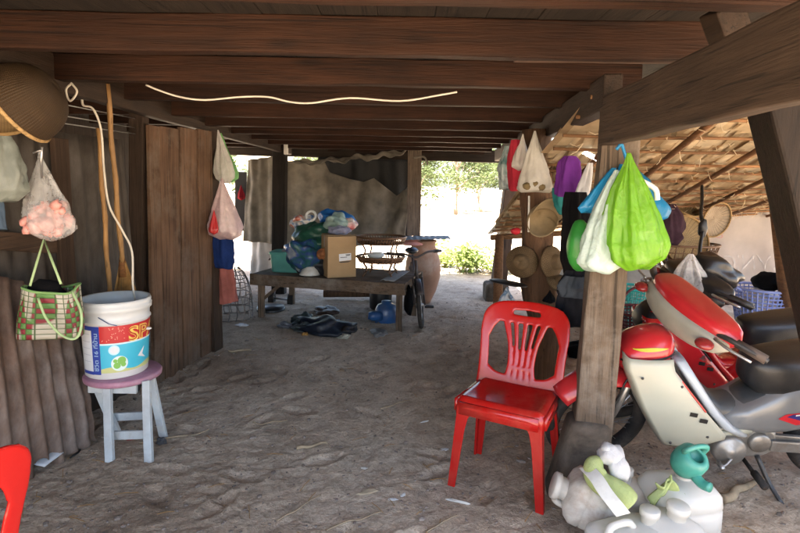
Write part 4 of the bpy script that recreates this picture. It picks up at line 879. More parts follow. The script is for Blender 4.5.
# ------------------------------------------------------------------ red plastic chairs
red_m = simple('glossy red plastic', (.36, .009, .007), .22, .06, 3, .04, spec=.55, fine=90, dirt=(.42, .09, .06), dirt_amt=.45)
def make_chair(label):
    t = thing('plastic_chair', label, 'chair', (0, 0, 0), 'red plastic chairs')
    SW, SD, SH = .41, .40, .435
    mb = MB()                                   # seat: dished shell with a rolled edge, and an apron
    def seat(u, v):
        x, y = u*2-1, v*2-1; e = .5
        wx = SW/2*(1-.07*(v)); px = x*wx; py = (y*.5)*SD
        cr = 1-.10*(abs(x)**6)*(abs(y)**6)
        z = SH-.012*(1-x*x)*(1-(y-.1)**2)-.05*max(0, abs(y*1)-.86)/.14*(1 if y < 0 else .3)-.045*max(0, abs(x)-.88)/.12
        return V((px*cr, py*cr, z))
    mb.grid(seat, 26, 26)
    for sx, y0, y1 in ((-1, -.17, .17), (1, -.17, .17)): mb.bar((sx*.196, y0, SH-.045), (sx*.186, y1, SH-.045), .007, .055)
    mb.bar((-.17, -.193, SH-.05), (.17, -.193, SH-.05), .007, .055); mb.bar((-.16, .188, SH-.04), (.16, .188, SH-.04), .010, .06)
    s = mb.build('seat', red_m, t, smooth=True, solid=.008, bevel=.0)
    mb = MB()                                   # raised swirls moulded in the seat
    for i in range(5):
        for j in range(3):
            x = -.11+.055*i; y = -.10+.085*j; mb.tube(spline([V((x-.014, y-.018, SH-.0115)), V((x+.006, y, SH-.0090)), V((x-.006, y+.018, SH-.0110))], 4), [.0035, .0025], 6)
    mb.build('seat_pattern', red_m, s, smooth=True)
    for sx, sy in ((-1, -1), (1, -1), (1, 1), (-1, 1)):     # angle section legs that widen upward
        mb = MB(); rings = []
        for k, q in enumerate(np.linspace(0, 1, 8)):
            z = -.012+q*(SH-.03); w_ = .034+.016*q+.030*max(0, q-.82)/.18; cx = sx*(.212-.028*q); cy = sy*(.212-.026*q) if sy < 0 else sy*(.225-.045*q)
            th = .012
            L_ = [(0, 0), (-sx*w_, 0), (-sx*w_, -sy*th), (-sx*th*1.6, -sy*th*1.0), (-sx*th, -sy*th*1.6), (-sx*th, -sy*w_), (0, -sy*w_)]
            if sx*sy > 0: L_ = L_[::-1]
            rings.append([V((cx+a, cy+b, z)) for a, b in L_])
        mb.loft(rings); mb.build('leg', red_m, t, bevel=.004, smooth=False, bseg=3)
    # back: one moulded shell; hoop, top band with a hand slot, five fanned slats
    def bk(x, z):  # lean and curve of the back
        h = (z-SH)/.40; return V((x, .185+.10*h+.035*h*h+.030*(1-(x/.2)**2)*(.25+.75*min(max(h, 0), 1)), z))
    mb = MB(); th = .017
    def band(pts, w_, n=7):
        q = spline([V((p[0], p[1], 0)) for p in pts], n); ww = [w_]*len(q) if isinstance(w_, (int, float)) else list(np.interp(np.linspace(0, 1, len(q)), np.linspace(0, 1, len(w_)), w_)); rings = []
        for i, p in enumerate(q):
            d = (q[min(i+1, len(q)-1)]-q[max(i-1, 0)]).normalized(); s_ = V((-d.y, d.x, 0)); rg = []
            for a, b in ((-1, -.6), (-.7, -1), (.7, -1), (1, -.6), (1, .6), (.7, 1), (-.7, 1), (-1, .6)):
                f = p+s_*(a*ww[i]/2); c = bk(f.x, f.y); rg.append(c+V((0, b*th/2, 0)))
            rings.append(rg)
        mb.loft(rings)
    T = SH+.385
    band([(-.182, SH-.03), (-.180, SH+.06), (-.184, SH+.16), (-.190, SH+.25), (-.182, SH+.325), (-.145, T-.022), (-.08, T-.010), (0, T-.006), (.08, T-.010), (.145, T-.022), (.182, SH+.325), (.190, SH+.25), (.184, SH+.16), (.180, SH+.06), (.182, SH-.03)], [.050, .046, .043, .042, .046, .048, .048, .048, .046, .042, .043, .046, .050])
    band([(-.165, SH+.318), (-.08, SH+.312), (0, SH+.310), (.08, SH+.312), (.165, SH+.318)], [.055, .042, .040, .042, .055])
    for sx in (-1, 1):
        band([(sx*.168, SH+.345), (sx*.110, SH+.348), (sx*.066, SH+.346)], [.07, .055, .045])
        band([(sx*.150, SH+.30), (sx*.170, SH+.27), (sx*.178, SH+.22)], [.05, .05, .03])
        band([(sx*.165, SH+.035), (sx*.12, SH+.022), (sx*.05, SH+.015)], [.07, .04, .03])
    band([(-.18, SH+.005), (0, SH+.0), (.18, SH+.005)], .05)
    for k, x in enumerate((-.102, -.052, 0, .052, .102)):
        band([(x*.60, SH+.01), (x*.52, SH+.09), (x*.62, SH+.19), (x*.92, SH+.305)], [.030, .021, .019, .024] if abs(x) < .1 else [.032, .024, .022, .034])
    band([(-.062, SH+.075), (0, SH+.072), (.062, SH+.075)], .022)
    mb.build('backrest', red_m, t, remesh=.0042, weld=False)
    return t
ch = make_chair('red plastic chair standing alone beside the front wooden post'); ch.location = (.53, 2.455, .0); ch.rotation_euler = (0, 0, R(-29)); ch.scale = (1.07, .84, .97)
ch2 = dup(ch, (-1.205, 1.155, -.01), R(-115), 'red plastic chair of which only the back shows at the lower left corner')
def zs(o, z): o.location.z = z
# ------------------------------------------------------------------ bags on the front post
HB = 'plastic bags hung on the front post'
lime_m = thin('lime film', (.22, .50, .03), .3, .5, .07, 1.0, 13, .12); mint_m = thin('minty white film', (.66, .80, .76), .3, .45, .16, 1.0, 14); sky_m = thin('sky blue film', (.025, .28, .55), .3, .45, 0, .6, 9)
hang('plastic_bag', 622, 158, 634, 222, 2.34, .13, sky_m, 'sky blue plastic bag behind the lime green one on the front post', 'plastic bag', HB, W=54, sd=4, folds=6, amp=.22, prof=[(0, .05), (.1, .22), (.35, .7), (.7, 1), (.95, .9), (1, .5)], nz=.3)
hang('plastic_bag', 614, 168, 586, 212, 2.30, .06, sky_m, 'folded blue plastic sleeve sticking out left of the front post', 'plastic bag', HB, W=20, sd=6, folds=4, amp=.2, prof=[(0, .2), (.5, .8), (.9, 1), (1, .5)])
hang('plastic_bag', 617, 170, 599, 270, 2.245, .10, mint_m, 'minty white plastic bag hung low on the left of the front post', 'plastic bag', HB, W=43, sd=7, folds=7, amp=.2, prof=[(0, .08), (.1, .25), (.4, .66), (.75, .95), (.95, 1.05), (1, .75)])
hang('plastic_bag', 629, 153, 637, 267, 2.20, .15, lime_m, 'bright lime green plastic bag hung in front on the post', 'plastic bag', HB, W=58, sd=11, folds=8, amp=.17, prof=[(0, .05), (.08, .14), (.3, .50), (.55, .80), (.8, 1), (.93, .95), (1, .5)], nz=.14, nt=80, nr=40)
mb = MB(); c = P(621, 152, 2.27); mb.tube(spline([c+V((-.02, 0, .01)), c+V((-.005, -.01, .03)), c+V((.01, 0, .01)), c+V((.03, .0, -.05)), c+V((.045, .01, -.08))], 5), .007, 6); tag(mb.build('cord_knot', sky_m, smooth=True), 'knotted blue cord tying the bags to the front post', 'cord')
mb = MB(); mb.tube(spline([P(640, 180, 2.25), P(655, 189, 2.24), P(657, 200, 2.24)], 4), .012, 6); tag(mb.build('hanger_bar', white_m, smooth=True), 'white plastic hanger end showing between the blue and green bags', 'hanger')
# dark things hung behind and left of the post
CD = 'clothes hung between the two posts'
hang('black_garment', 575, 192, 573, 276, 2.75, .09, blackcloth_m, 'long black garment hanging left of the front post', 'garment', CD, W=23, sd=3, folds=4, prof=[(0, .7), (.2, .95), (.8, 1), (1, .7)])
mb = MB(); mb.ell(P(580, 246, 2.55), (.062, .05, .125), None, 20, 14, .1, 2); tag(mb.build('green_pouch', thin('leaf green plastic', (.05, .34, .06), .35, .3, 0, .3), smooth=True), 'rounded green plastic pouch squeezed behind the minty bag', 'pouch')
hang('dark_jacket', 577, 270, 574, 326, 2.72, .13, simple('charcoal cloth', (.012, .013, .018), .9, .4, 10, .4), 'dark jacket bundled low behind the front post', 'garment', CD, W=36, sd=5, folds=5, prof=[(0, .5), (.25, .85), (.7, 1), (.93, .8), (1, .5)], nz=.3)
hang('grey_cloth', 577, 276, 573, 297, 2.68, .11, simple('slate cloth', (.045, .055, .07), .9), 'slate grey cloth over the dark jacket', 'cloth', CD, W=30, sd=8, folds=4, prof=[(0, .6), (.5, 1), (1, .8)])
hang('purple_cloth', 570, 156, 567, 196, 3.15, .09, simple('purple cloth', (.12, .025, .20), .85, .25, 9, .3), 'purple cloth hanging near the glowing daylight streak', 'cloth', CD, W=25, sd=9, folds=4, prof=[(0, .35), (.15, .7), (.6, .9), (1, 1)], closed=False)
hang('teal_cloth', 563, 188, 564, 214, 3.2, .08, simple('teal cloth', (.02, .14, .14), .85), 'teal cloth below the purple one', 'cloth', CD, W=20, sd=10, folds=4, prof=[(0, .8), (.7, 1), (1, .6)])
hang('white_cloth', 590, 163, 582, 196, 3.05, .06, thin('white cloth', (.6, .6, .6), .8, .3, 0, .3), 'white cloth corner right of the purple cloth', 'cloth', CD, W=15, sd=12, folds=3, prof=[(0, .3), (.6, .8), (1, 1)])
# ------------------------------------------------------------------ trunk post load
HT = 'bags hung at the top of the trunk post'
hang('plastic_bag', 535, 131, 535, 191, 3.28, .12, thin('cream film', (.62, .60, .54), .4, .35, .04, .6), 'white carrier bag with lumps inside hung on the trunk post', 'plastic bag', HT, W=34, sd=14, folds=4, amp=.10, prof=[(0, .05), (.1, .14), (.5, .58), (.85, .95), (.95, 1), (1, .85)])
mb = MB()
for i, (px, py) in enumerate(((527, 186), (535, 184), (541, 187))): mb.ell(P(px, py, 3.24), (.026, .03, .022), None, 10, 8, .3, i)
tag(mb.build('lump_contents', simple('dull tubers', (.16, .12, .06), .9), smooth=True), 'brown tubers weighing down the white carrier bag', 'tubers')
hang('plastic_bag', 523, 134, 521, 170, 3.35, .1, thin('greyish film', (.58, .56, .52), .4, .35, .05, .6), 'greyish white bag left of the carrier bag', 'plastic bag', HT, W=17, sd=15, folds=4)
hang('red_cloth', 516, 140, 517, 190, 3.4, .08, simple('dark red cloth', (.30, .02, .035), .9), 'dark red cloth hung left of the carrier bag', 'cloth', HT, W=17, sd=16, folds=4, prof=[(0, .5), (.5, 1), (1, .9)])
hang('checked_cloth', 509, 146, 506, 189, 3.45, .08, patch_mat('grey teal check', ((.05, .12, .12), (.25, .30, .30), (.03, .06, .07)), 16), 'grey teal patterned cloth at the left edge of the trunk post', 'cloth', HT, W=17, sd=17, folds=4, prof=[(0, .4), (.5, 1), (1, .8)])
straw_h = weave('straw hat weave', (.24, .16, .08), (.18, .115, .055), 60, 34, .8, bmp=.4)
cap_m = simple('khaki cap cloth', (.25, .19, .11), .9, .25, 10, .35); capd = simple('dark cap cloth', (.10, .075, .05), .9)
def cap(px, py, d, label, mat, tilt=0, sc=1.0, face=0):
    c = P(px, py, d); M3 = Matrix.Rotation(R(-70), 3, 'X') @ Matrix.Rotation(face, 3, 'Z'); t = thing('cap', label, 'cap', c, 'caps and hats hung on the trunk post'); M3 = Matrix.Rotation(R(tilt), 3, 'Y') @ M3
    mb = MB(); mb.grid(lambda u, v: c+M3 @ V((math.cos(6.283*u)*.088*sc*math.cos(v*1.57)**.6, math.sin(6.283*u)*.10*sc*max(math.cos(v*1.57), 0)**.6, .115*sc*math.sin(v*1.57))), 28, 10); mb.build('crown', mat, t, smooth=True, solid=.004)
    mb = MB(); mb.grid(lambda u, v: c+M3 @ V((.085*sc*math.sin((u-.5)*2.5)*(1+.06*v), -(.085*math.cos((u-.5)*2.5)+.075*v*math.cos((u-.5)*2.2))*sc, -.02*v*sc-.02*abs(u-.5)*v)), 16, 6); mb.build('brim', mat, t, smooth=True, solid=.004); return t
cap(543, 222, 3.30, 'khaki cap with upright stripe hung on the trunk post', cap_m, 8, 1.05, R(6)); cap(552, 214, 3.42, 'dark brown cap behind the khaki one', capd, 0, .95, R(20))
def hat(px, py, d, rad, hgt, label, ax, mat=straw_h, sd=0):
    c = P(px, py, d); M3 = V(ax).normalized().to_track_quat('Z', 'Y').to_matrix(); mb = MB()
    mb.lathe([(rad, 0), (rad*.98, .012), (rad*.55, hgt*.42), (rad*.48, hgt*.5), (rad*.42, hgt*.93), (rad*.25, hgt), (.0005, hgt)], c, 36, M3); return tag(mb.build('straw_hat', mat, smooth=True, solid=.004), label, 'hat', 'caps and hats hung on the trunk post')
hat(522, 262, 3.52, .105, .10, 'wide brown straw hat on the left side of the trunk post', (-.35, -.9, .1)); hat(551, 262, 3.48, .105, .09, 'brown straw hat on the right side of the trunk post', (.55, -.8, .1))
hat(561, 285, 3.42, .10, .05, 'flattened straw hat lowest on the right of the trunk post', (.3, -.5, .9))
mb = MB(); mb.ell(P(509, 283, 3.45), (.13, .10, .012), Matrix.Rotation(R(8), 3, 'Y'), 24, 8, .1); tag(mb.build('black_tray', black_m, smooth=True), 'thin black tray sticking out left of the trunk post', 'tray')
hang('rag', 507, 287, 506, 310, 3.5, .08, patch_mat('blue white rag', ((.45, .5, .55), (.05, .12, .2), (.5, .5, .5), (.03, .03, .04)), 16), 'blue and white rag hung under the black tray', 'rag', None, W=20, sd=21, folds=5, nz=.3)
hang('dark_rag', 550, 290, 549, 303, 3.4, .06, blackcloth_m, 'small black rag at the right of the trunk post', 'rag', None, W=12, sd=22, folds=4)
mb = MB(); mb.ell(P(516, 231, 3.5), (.035, .03, .022), None, 12, 8, .3); tag(mb.build('red_scrap', simple('bright red cloth', (.5, .015, .03), .7), smooth=True), 'scrap of bright red cloth on top of the left straw hat', 'cloth')
mb = MB(); mb.tube([P(529, 196, 3.34), P(528.5, 232, 3.36)], .006, 6); tag(mb.build('white_string', white_m, smooth=True), 'white string hanging down the trunk post', 'string')
# slippers and rags by the foot of the trunk post
mb = MB(); g = G(583, 356); mb.ell(V((g.x, g.y, .05)), (.16, .12, .07), None, 20, 12, .4, 4); tag(mb.build('dark_bundle', blackcloth_m, smooth=True), 'black bundle on the dirt behind the chair back', 'bundle')
# ------------------------------------------------------------------ glowing tube standing in for a streak of daylight in the lean-to
mb = MB(); mb.tube([P(559, 139, 3.6), P(597, 159, 3.2)], .013, 10); lm, nt, N, L = newmat('daylight streak glow'); e_ = N.new('ShaderNodeEmission'); e_.inputs[0].default_value = (1, .97, .92, 1); e_.inputs[1].default_value = 1.2; out(nt, e_.outputs[0])
lt = thing('daylight_streak', 'glowing tube standing in for a daylight streak under the thatch left of the front post', 'daylight streak', P(578, 149, 3.4)); mb.build('tube', lm, lt, smooth=True)
mb = MB(); mb.bar(P(559, 137.5, 3.64), P(597, 157.5, 3.24), .04, .02); mb.build('streak_backing', white_m, lt)  # white bar added behind the stand-in streak, not part of a lamp
# ------------------------------------------------------------------ back of the lean-to: banner wall, rattan, baskets
vin_m = thin('old vinyl banner', (.46, .42, .395), .75, .45, 0, .25, 3, .08)
ban = thing('vinyl_banner', 'pale vinyl banner wall showing faint reversed letters at the back right', 'banner', P(740, 292, 6.3))
def bn(u, v):
    p = P(683, 203, 6.15).lerp(P(792, 205, 6.05), u).lerp(P(686, 297, 6.25).lerp(P(792, 297, 6.15), u), v); p.y += .025*math.sin(u*11+v*2)+.035*noise.noise(V((u*4, v*4, 1))); return p
mb = MB(); mb.grid(bn, 40, 30); mb.build('sheet', vin_m, ban, smooth=True, solid=.003)
fa = flat('faint grey print', (.42, .385, .36), .8); fr2 = flat('faint red print', (.52, .32, .29), .8)
for tx_, u0, v0, sz, wd, mt in (('AVNIC', .34, .70, .30, .82, fa), ('ยินดี', .10, .36, .16, .36, fr2)):
    text_mesh(tx_, sz, lambda x, y, u0=u0, v0=v0, wd=wd, sz=sz: bn(min(max(u0+(wd-x)*.72, 0), 1), v0-y*.78)+V((0, -.008, 0)), 'lettering', mt, ban, width=wd)
mb = MB(); mb.grid(lambda u, v: bn(.90+.10*u, .18+.22*v)+V((0, -.006, 0)), 6, 6); mb.build('red_patch', fr2, ban)
mb = MB(); mb.tube([G(795, 331)-V((0, 0, .1)), P(786, 280, 5.0), P(777, 205, 5.1)], [.085, .065], 12); tag(mb.build('wooden_post', rafter_m, smooth=True), 'light brown round post beside the pale banner', 'post')
# plain low walling that shuts the yard off behind the furniture
rs = P(690, 290, 5.2); rs.z = 0
rattan('rattan_stand', V((1.72+.95, 5.05, .0)), .33, .25, ((.44, .52, .95), (.76, .89, 1.0)), 'dark rattan stand at the back of the lean-to', 'rattan stands', 30)
tray_w = weave('winnow weave', (.42, .31, .16), (.33, .23, .11), 34, 34, .7, bmp=.5)
bowl_basket('winnowing_tray', P(686, 240, 5.0), (.15, -.95, .28), .235, -.05, 'round bamboo winnowing tray propped on the rattan stand', (tray_w, rim_m), 'tray')
bowl_basket('winnowing_tray', P(717, 220, 5.15), (.3, -.9, -.2), .17, -.05, 'pale shallow tray hung high in front of the banner', (weave('pale tray weave', (.52, .42, .30), (.46, .36, .25), 30, 30), rim_m), 'tray')
bowl_basket('hanging_basket', P(687, 209, 5.2), (.2, -.5, .8), .12, -.08, 'small pale basket hung under the thatch next to a dark cloth', (tray_w, rim_m), 'basket')
hang('dark_cloth', 670, 204, 670, 244, 4.9, .14, simple('dark plum cloth', (.04, .02, .03), .9, .5, 12, .6), 'dark plum cloth bunched beside the winnowing tray', 'cloth', None, W=25, sd=31, folds=6, nz=.4, prof=[(0, .4), (.3, .9), (.8, 1), (1, .6)])
mb = MB(); mb.tube(spline([P(702, 186, 3.8), P(702, 200, 3.7), P(701, 215, 3.6), P(703, 228, 3.55), P(700, 248, 3.5), P(699, 262, 3.45)], 5), [.011, .008, .014, .010, .012], 7); mb.ell(P(703, 228, 3.55), (.03, .025, .06), nz=.3); tag(mb.build('hanging_strap', black_m, smooth=True), 'black strap hanging from the thatch above the red motorbike', 'strap')
# open weave plastic baskets
def lattice_basket(name, c, rb, rt, h, mat, label, cat='basket', nsp=34, rings=9, ov=1.0, group=None, tilt=None, sw=.0045):
    t = thing(name, label, cat, c, group); c = V(c); M3 = tilt or Matrix.Identity(3)
    pt = lambda a, q, k=1.0: c+M3 @ V((math.cos(a)*(rb+(rt-rb)*q)*k, math.sin(a)*(rb+(rt-rb)*q)*k*ov, h*q))
    mb = MB()
    for i in range(nsp): a = 6.283*i/nsp; mb.tube([pt(a, 0), pt(a, .5), pt(a, 1)], sw, 4, cap=False)
    for j in range(rings): q = j/(rings-1); mb.tube([pt(6.283*k/36, q) for k in range(36)], sw*(1.0 if 0 < j < rings-1 else 1.8), 4, close=True)
    mb.build('lattice', mat, t)
    mb = MB(); mb.tube([pt(6.283*k/36, 1.0, 1.03) for k in range(36)], .013, 7, close=True); mb.build('rim', mat, t, smooth=True)
    mb = MB(); mb.grid(lambda u, v: c+M3 @ V((math.cos(6.283*u)*rb*v, math.sin(6.283*u)*rb*v*ov, .006)), 28, 2); mb.build('bottom', mat, t, solid=.004)
    for s in (0, math.pi): mb = MB(); mb.tube(spline([pt(s-.35, .97, 1.05), pt(s-.2, 1.05, 1.22), pt(s+.2, 1.05, 1.22), pt(s+.35, .97, 1.05)], 4), .012, 6); mb.build('handle', mat, t, smooth=True)
    return t
blub = simple('lavender blue plastic', (.20, .26, .55), .4, .15, 6, .1); tealp = simple('aqua plastic', (.04, .42, .38), .35, .12, 6, .1); maroon = simple('maroon rattan', (.11, .025, .03), .6)
bgp = G(758, 330); bgp.z = gz(bgp.x, bgp.y)
lattice_basket('laundry_basket', bgp, .185, .265, .43, blub, 'lavender blue open weave laundry basket near the banner', 'basket', 36, 12, sw=.0075)
mb = MB(); mb.ell(bgp+V((0, 0, .23)), (.19, .19, .20), None, 20, 14, .3, 3); tag(mb.build('laundry', patch_mat('pale laundry', ((.5, .48, .5), (.35, .4, .5), (.6, .58, .55), (.3, .2, .25)), 9), smooth=True), 'pale washing heaped inside the lavender basket', 'laundry')
mb = MB(); mb.ell(bgp+V((.02, -.05, .50)), (.135, .13, .095), None, 22, 14, .25, 7); tag(mb.build('helmet', blackcloth_m, smooth=True), 'rounded black helmet on top of the washing', 'helmet')
lattice_basket('mesh_basket', V((2.07, 4.55, .02)), .11, .16, .30, tealp, 'aqua mesh basket tilted beside the lavender one', 'basket', 26, 9, tilt=Matrix.Rotation(R(20), 3, 'Y'))
lattice_basket('mesh_basket', V((2.10, 4.75, .36)), .12, .15, .16, tealp, 'aqua mesh basket on the lower rattan tray', 'basket', 26, 6)
lattice_basket('mesh_basket', V((2.30, 5.6, .02)), .12, .16, .30, tealp, 'aqua basket farther back at the foot of the banner', 'basket', 24, 7)
lattice_basket('maroon_basket', V((1.93, 4.15, .02)), .17, .22, .42, maroon, 'maroon rattan basket behind the white motorbike cowl', 'basket', 44, 16, sw=.006)
mb = MB(); mb.tube(spline([V((1.72, 4.1, .43)), V((1.78, 4.1, .60)), V((1.95, 4.1, .66)), V((2.12, 4.1, .58)), V((2.15, 4.1, .43))], 5), .010, 6); tag(mb.build('basket_hoop', maroon, smooth=True), 'dark hoop handle standing over the maroon basket', 'handle')
mb = MB(); mb.ell(V((2.2, 4.35, .12)), (.14, .12, .12), None, 18, 12, .3, 4); tag(mb.build('grey_pot', steel_m, smooth=True), 'dull grey metal pot between the aqua and lavender baskets', 'pot')
mb = MB(); mb.bar((1.6, 5.6, .30), (3.2, 5.7, .30), .10, .6); 
tag(mb.build('white_sack_row', sack_m, bevel=.04), 'row of pale sacks along the foot of the rattan stand', 'sack')
# ------------------------------------------------------------------ plastic cans heap at the lower right
hdpe_m = thin('milky white plastic', (.74, .725, .68), .3, .4, 0, .2, 6, .06); dusty = simple('dusty white plastic', (.55, .51, .45), .6, .25, 5, .3, dirt=(.22, .12, .07), dirt_amt=.9)
CN = 'white plastic cans heaped at the foot of the front post'
def can(name, c, size, M3, mat, label, neck=(.25, 0), e=.32, nz=.05, sd=1, handle=True, neckr=.03):
    c = V(c); t = thing(name, label, 'plastic can', c, CN); sx, sy, sz = size
    mb = MB()
    rings = []
    for q, k in ((0, .80), (.03, .95), (.1, 1), (.3, 1), (.33, .94), (.36, 1), (.62, 1), (.65, .94), (.68, 1), (.82, .97), (.92, .80), (.985, .50), (1, .3)):
        rings.append([c+M3 @ V(((math.copysign(abs(math.cos(a))**e, math.cos(a))*sx*k+neck[0]*sx*max(0, q-.82)*2), math.copysign(abs(math.sin(a))**e, math.sin(a))*sy*k, sz*q))*1.0+V((0, 0, 0)) for a in [6.283*k2/36 for k2 in range(36)]])
    rings = [[p+V((noise.noise(p*9), noise.noise(p*9+V((5, 0, 0))), noise.noise(p*9+V((0, 5, 0)))))*nz*.12 for p in rg] for rg in rings]
    mb.loft(rings); mb.build('body', mat, t, smooth=True)
    nc = V((neck[0]*sx*1.3, neck[1], sz))
    mb = MB(); mb.lathe([(neckr, -.02), (neckr, .025), (neckr*1.2, .027), (neckr*1.2, .048), (neckr*1.1, .052), (.0005, .052)], c+M3 @ nc, 22, M3); mb.build('cap', mat, t, smooth=True)
    if handle: mb = MB(); mb.tube(spline([c+M3 @ V((-sx*.72, 0, sz*.9)), c+M3 @ V((-sx*.6, 0, sz*1.10)), c+M3 @ V((-sx*.1, 0, sz*1.12)), c+M3 @ V((sx*.10, 0, sz*.98))], 5), .014, 8); mb.build('handle', mat, t, smooth=True)
    return t
RX = lambda a: Matrix.Rotation(R(a), 3, 'X'); RY = lambda a: Matrix.Rotation(R(a), 3, 'Y'); RZ = lambda a: Matrix.Rotation(R(a), 3, 'Z')
# upright can under the watering can, one beside it, one toppled toward the viewer with brown stains
can('plastic_can', V((1.14, 2.05, -.01)), (.135, .115, .262), RZ(10), hdpe_m, 'tall milky white can at the right of the heap carrying the green watering pot', (.1, 0), .36, sd=2, handle=False)
can('plastic_can', V((.97, 2.13, -.01)), (.115, .09, .20), RZ(-15), dusty, 'low milky can in the middle of the heap under the green frill', (-.1, 0), .4, handle=False)
can('plastic_can', P(618, 512, 2.06), (.10, .10, .22), RZ(-25) @ RY(-72) @ RX(12), dusty, 'brown stained can lying on its side nearest the post footing', (0, 0), .5, neckr=.045)
can('plastic_can', V((.865, 1.86, .0)), (.14, .11, .165), RZ(20), hdpe_m, 'squat milky can at the bottom edge of the picture', (.5, 0), .36, handle=True, neckr=.03)
can('plastic_can', V((1.02, 1.90, -.01)), (.10, .10, .20), RZ(40) @ RX(8), hdpe_m, 'milky can with round cap in front of the green frill', (.1, 0), .45, handle=False, neckr=.034)
mb = MB(); sp = spline([P(586, 467, 2.03), P(596, 478, 1.95), P(605, 492, 1.89), P(616, 506, 1.84), P(623, 515, 1.83)], 6); dv = V((.020, -.010, .014))
mb.loft([[p-dv, p+dv, p+dv+V((0, -.004, .003)), p-dv+V((0, -.004, .003))] for p in sp]); tag(mb.build('white_strap', white_m, smooth=False), 'flat white plastic strap lying over the stained can', 'strap')
mb = MB(); mb.ell(P(583, 477, 2.12), (.03, .03, .045), RY(20), 14, 10, .4, 5); mb.ell(P(590, 468, 2.13), (.022, .03, .018), None, 10, 8, .3, 6); tag(mb.build('white_valve', white_m, smooth=True), 'small white plastic valve at the left end of the strap', 'valve')
# green and white stuffed toy
plush_g = simple('faded green plush', (.36, .42, .17), .95, .18, 9, .6, dirt=(.48, .52, .30), dirt_amt=.6, fine=140); plush_w = simple('dirty white plush', (.52, .52, .52), .95, .15, 9, .6, dirt=(.3, .28, .26), fine=140)
tc = P(612, 478, 2.03); toy = thing('stuffed_toy', 'worn soft toy, pale green body and greyish white lumps, lying on the cans', 'stuffed toy', tc)
mb = MB(); pts = spline([P(600, 458, 2.05), P(594, 467, 2.03), P(598, 480, 2.0), P(610, 489, 1.97), P(622, 499, 1.95), P(628, 506, 1.94)], 6); n_ = len(pts)
mb.tube(pts, [float(np.interp(i/(n_-1), [0, .12, .3, .5, .75, .93, 1], [.016, .036, .046, .045, .060, .056, .022])) for i in range(n_)], 18); mb.build('body', plush_g, toy, smooth=True, sub=1)
mb = MB(); mb.ell(P(611, 455, 2.05), (.05, .05, .045), None, 20, 12, .3, 2); mb.ell(P(619, 468, 2.02), (.042, .042, .05), RY(-20), 20, 12, .25, 3); mb.ell(P(608, 449, 2.05), (.026, .03, .026), None, 14, 10, .2, 4); mb.build('white_end', plush_w, toy, smooth=True)
# frilled green cloth
mb = MB(); c = P(664, 495, 2.0)
def frill(u, v):
    a = -1.2+3.3*u; r_ = .012+.062*v; return c+V((-.01+math.cos(a)*r_*1.0, -.03*v+.014*math.sin(u*26)*v, math.sin(a)*r_*.95+.012*math.sin(u*19)*v))
mb.grid(frill, 50, 8); mb.grid(lambda u, v: P(657, 484, 2.0)+V((.02*math.sin(u*9)*v-.045*v+.05*u, -.02+.012*math.sin(u*14), -.03+.075*u-.06*v)), 24, 8)
tag(mb.build('frilled_cloth', plush_g, smooth=True, solid=.006), 'frilly yellow green cloth stuck between the white cans', 'cloth')
# teal watering pot
wp = P(689, 461, 1.99); pot = thing('watering_pot', 'small teal plastic watering pot lying tipped on the tall can', 'watering pot', wp); tl_m = simple('faded teal plastic', (.045, .25, .20), .45, .15, 6, .15, dirt=(.3, .35, .30), dirt_amt=.4); Mp = RX(38) @ RY(12)
mb = MB(); mb.lathe([(.0005, -.055), (.045, -.055), (.058, -.03), (.062, .0), (.058, .035), (.045, .05), (.030, .052), (.028, .046), (.040, .03), (.0005, .02)], wp, 30, Mp); mb.build('body', tl_m, pot, smooth=True)
mb = MB(); mb.tube(spline([wp+Mp @ V((.01, -.055, -.01)), wp+Mp @ V((.02, -.085, .0)), wp+Mp @ V((.03, -.105, .02))], 5), [.020, .014, .018], 12); mb.build('spout', tl_m, pot, smooth=True)
mb = MB(); mb.tube(spline([wp+Mp @ V((-.045, .01, .045)), wp+Mp @ V((-.06, .0, .085)), wp+Mp @ V((-.02, .01, .10)), wp+Mp @ V((.03, .02, .085)), wp+Mp @ V((.042, .02, .04))], 5), .010, 8); mb.build('handle', tl_m, pot, smooth=True)
# ------------------------------------------------------------------ loose bits on the dirt
def chip(px, py, s, c, label, name='paper_scrap', cat='paper scrap', group='paper scraps on the dirt', asp=.6, rot=0, thick=.06):
    g = G(px, py); z = gz(g.x, g.y); mb = MB(); mb.ell((g.x, g.y, z+s*thick), (s, s*asp, s*thick+.003), Matrix.Rotation(rot, 3, 'Z'), 10, 6, .6, px); tag(mb.build(name, simple(label, c, .7, .15, 12)), label, cat, group)
g = G(38, 468); mb = MB(); mb.grid(lambda u, v: V((g.x-.06+.125*u+.03*v, g.y-.05+.10*v, gz(g.x, g.y)+.025+.012*math.sin(u*3)+.02*v)), 6, 6); tag(mb.build('paper_scrap', simple('bluish white card', (.48, .50, .52), .6, .1), smooth=True, solid=.003), 'flat bluish white card at the foot of the rusty sheet', 'paper scrap', 'paper scraps on the dirt')
chip(64, 454, .030, (.10, .34, .20), 'small green plastic cap near the rusty sheet', 'bottle_stopper', 'stopper', None, .7, 0, .5)
chip(131, 440, .022, (.50, .16, .12), 'small reddish scrap beneath the stool', 'scrap', 'scrap', None, .8, .2, .4); chip(161, 443, .028, (.06, .06, .065), 'dark stone by the stool foot', 'stone', 'stone', None, .8, 0, .6)
chip(393, 497, .020, (.62, .62, .60), 'left of two white scraps in front of the chair'); chip(403, 492, .018, (.65, .65, .63), 'right of two white scraps in front of the chair', rot=1)
chip(458, 500, .055, (.50, .47, .42), 'white torn strip at the chair front foot', asp=.14, rot=-.35); chip(444, 447, .028, (.55, .52, .5), 'white scrap between the chair legs and the open floor', rot=.5); chip(364, 466, .018, (.5, .47, .42), 'small pale scrap at mid floor left of the chair')
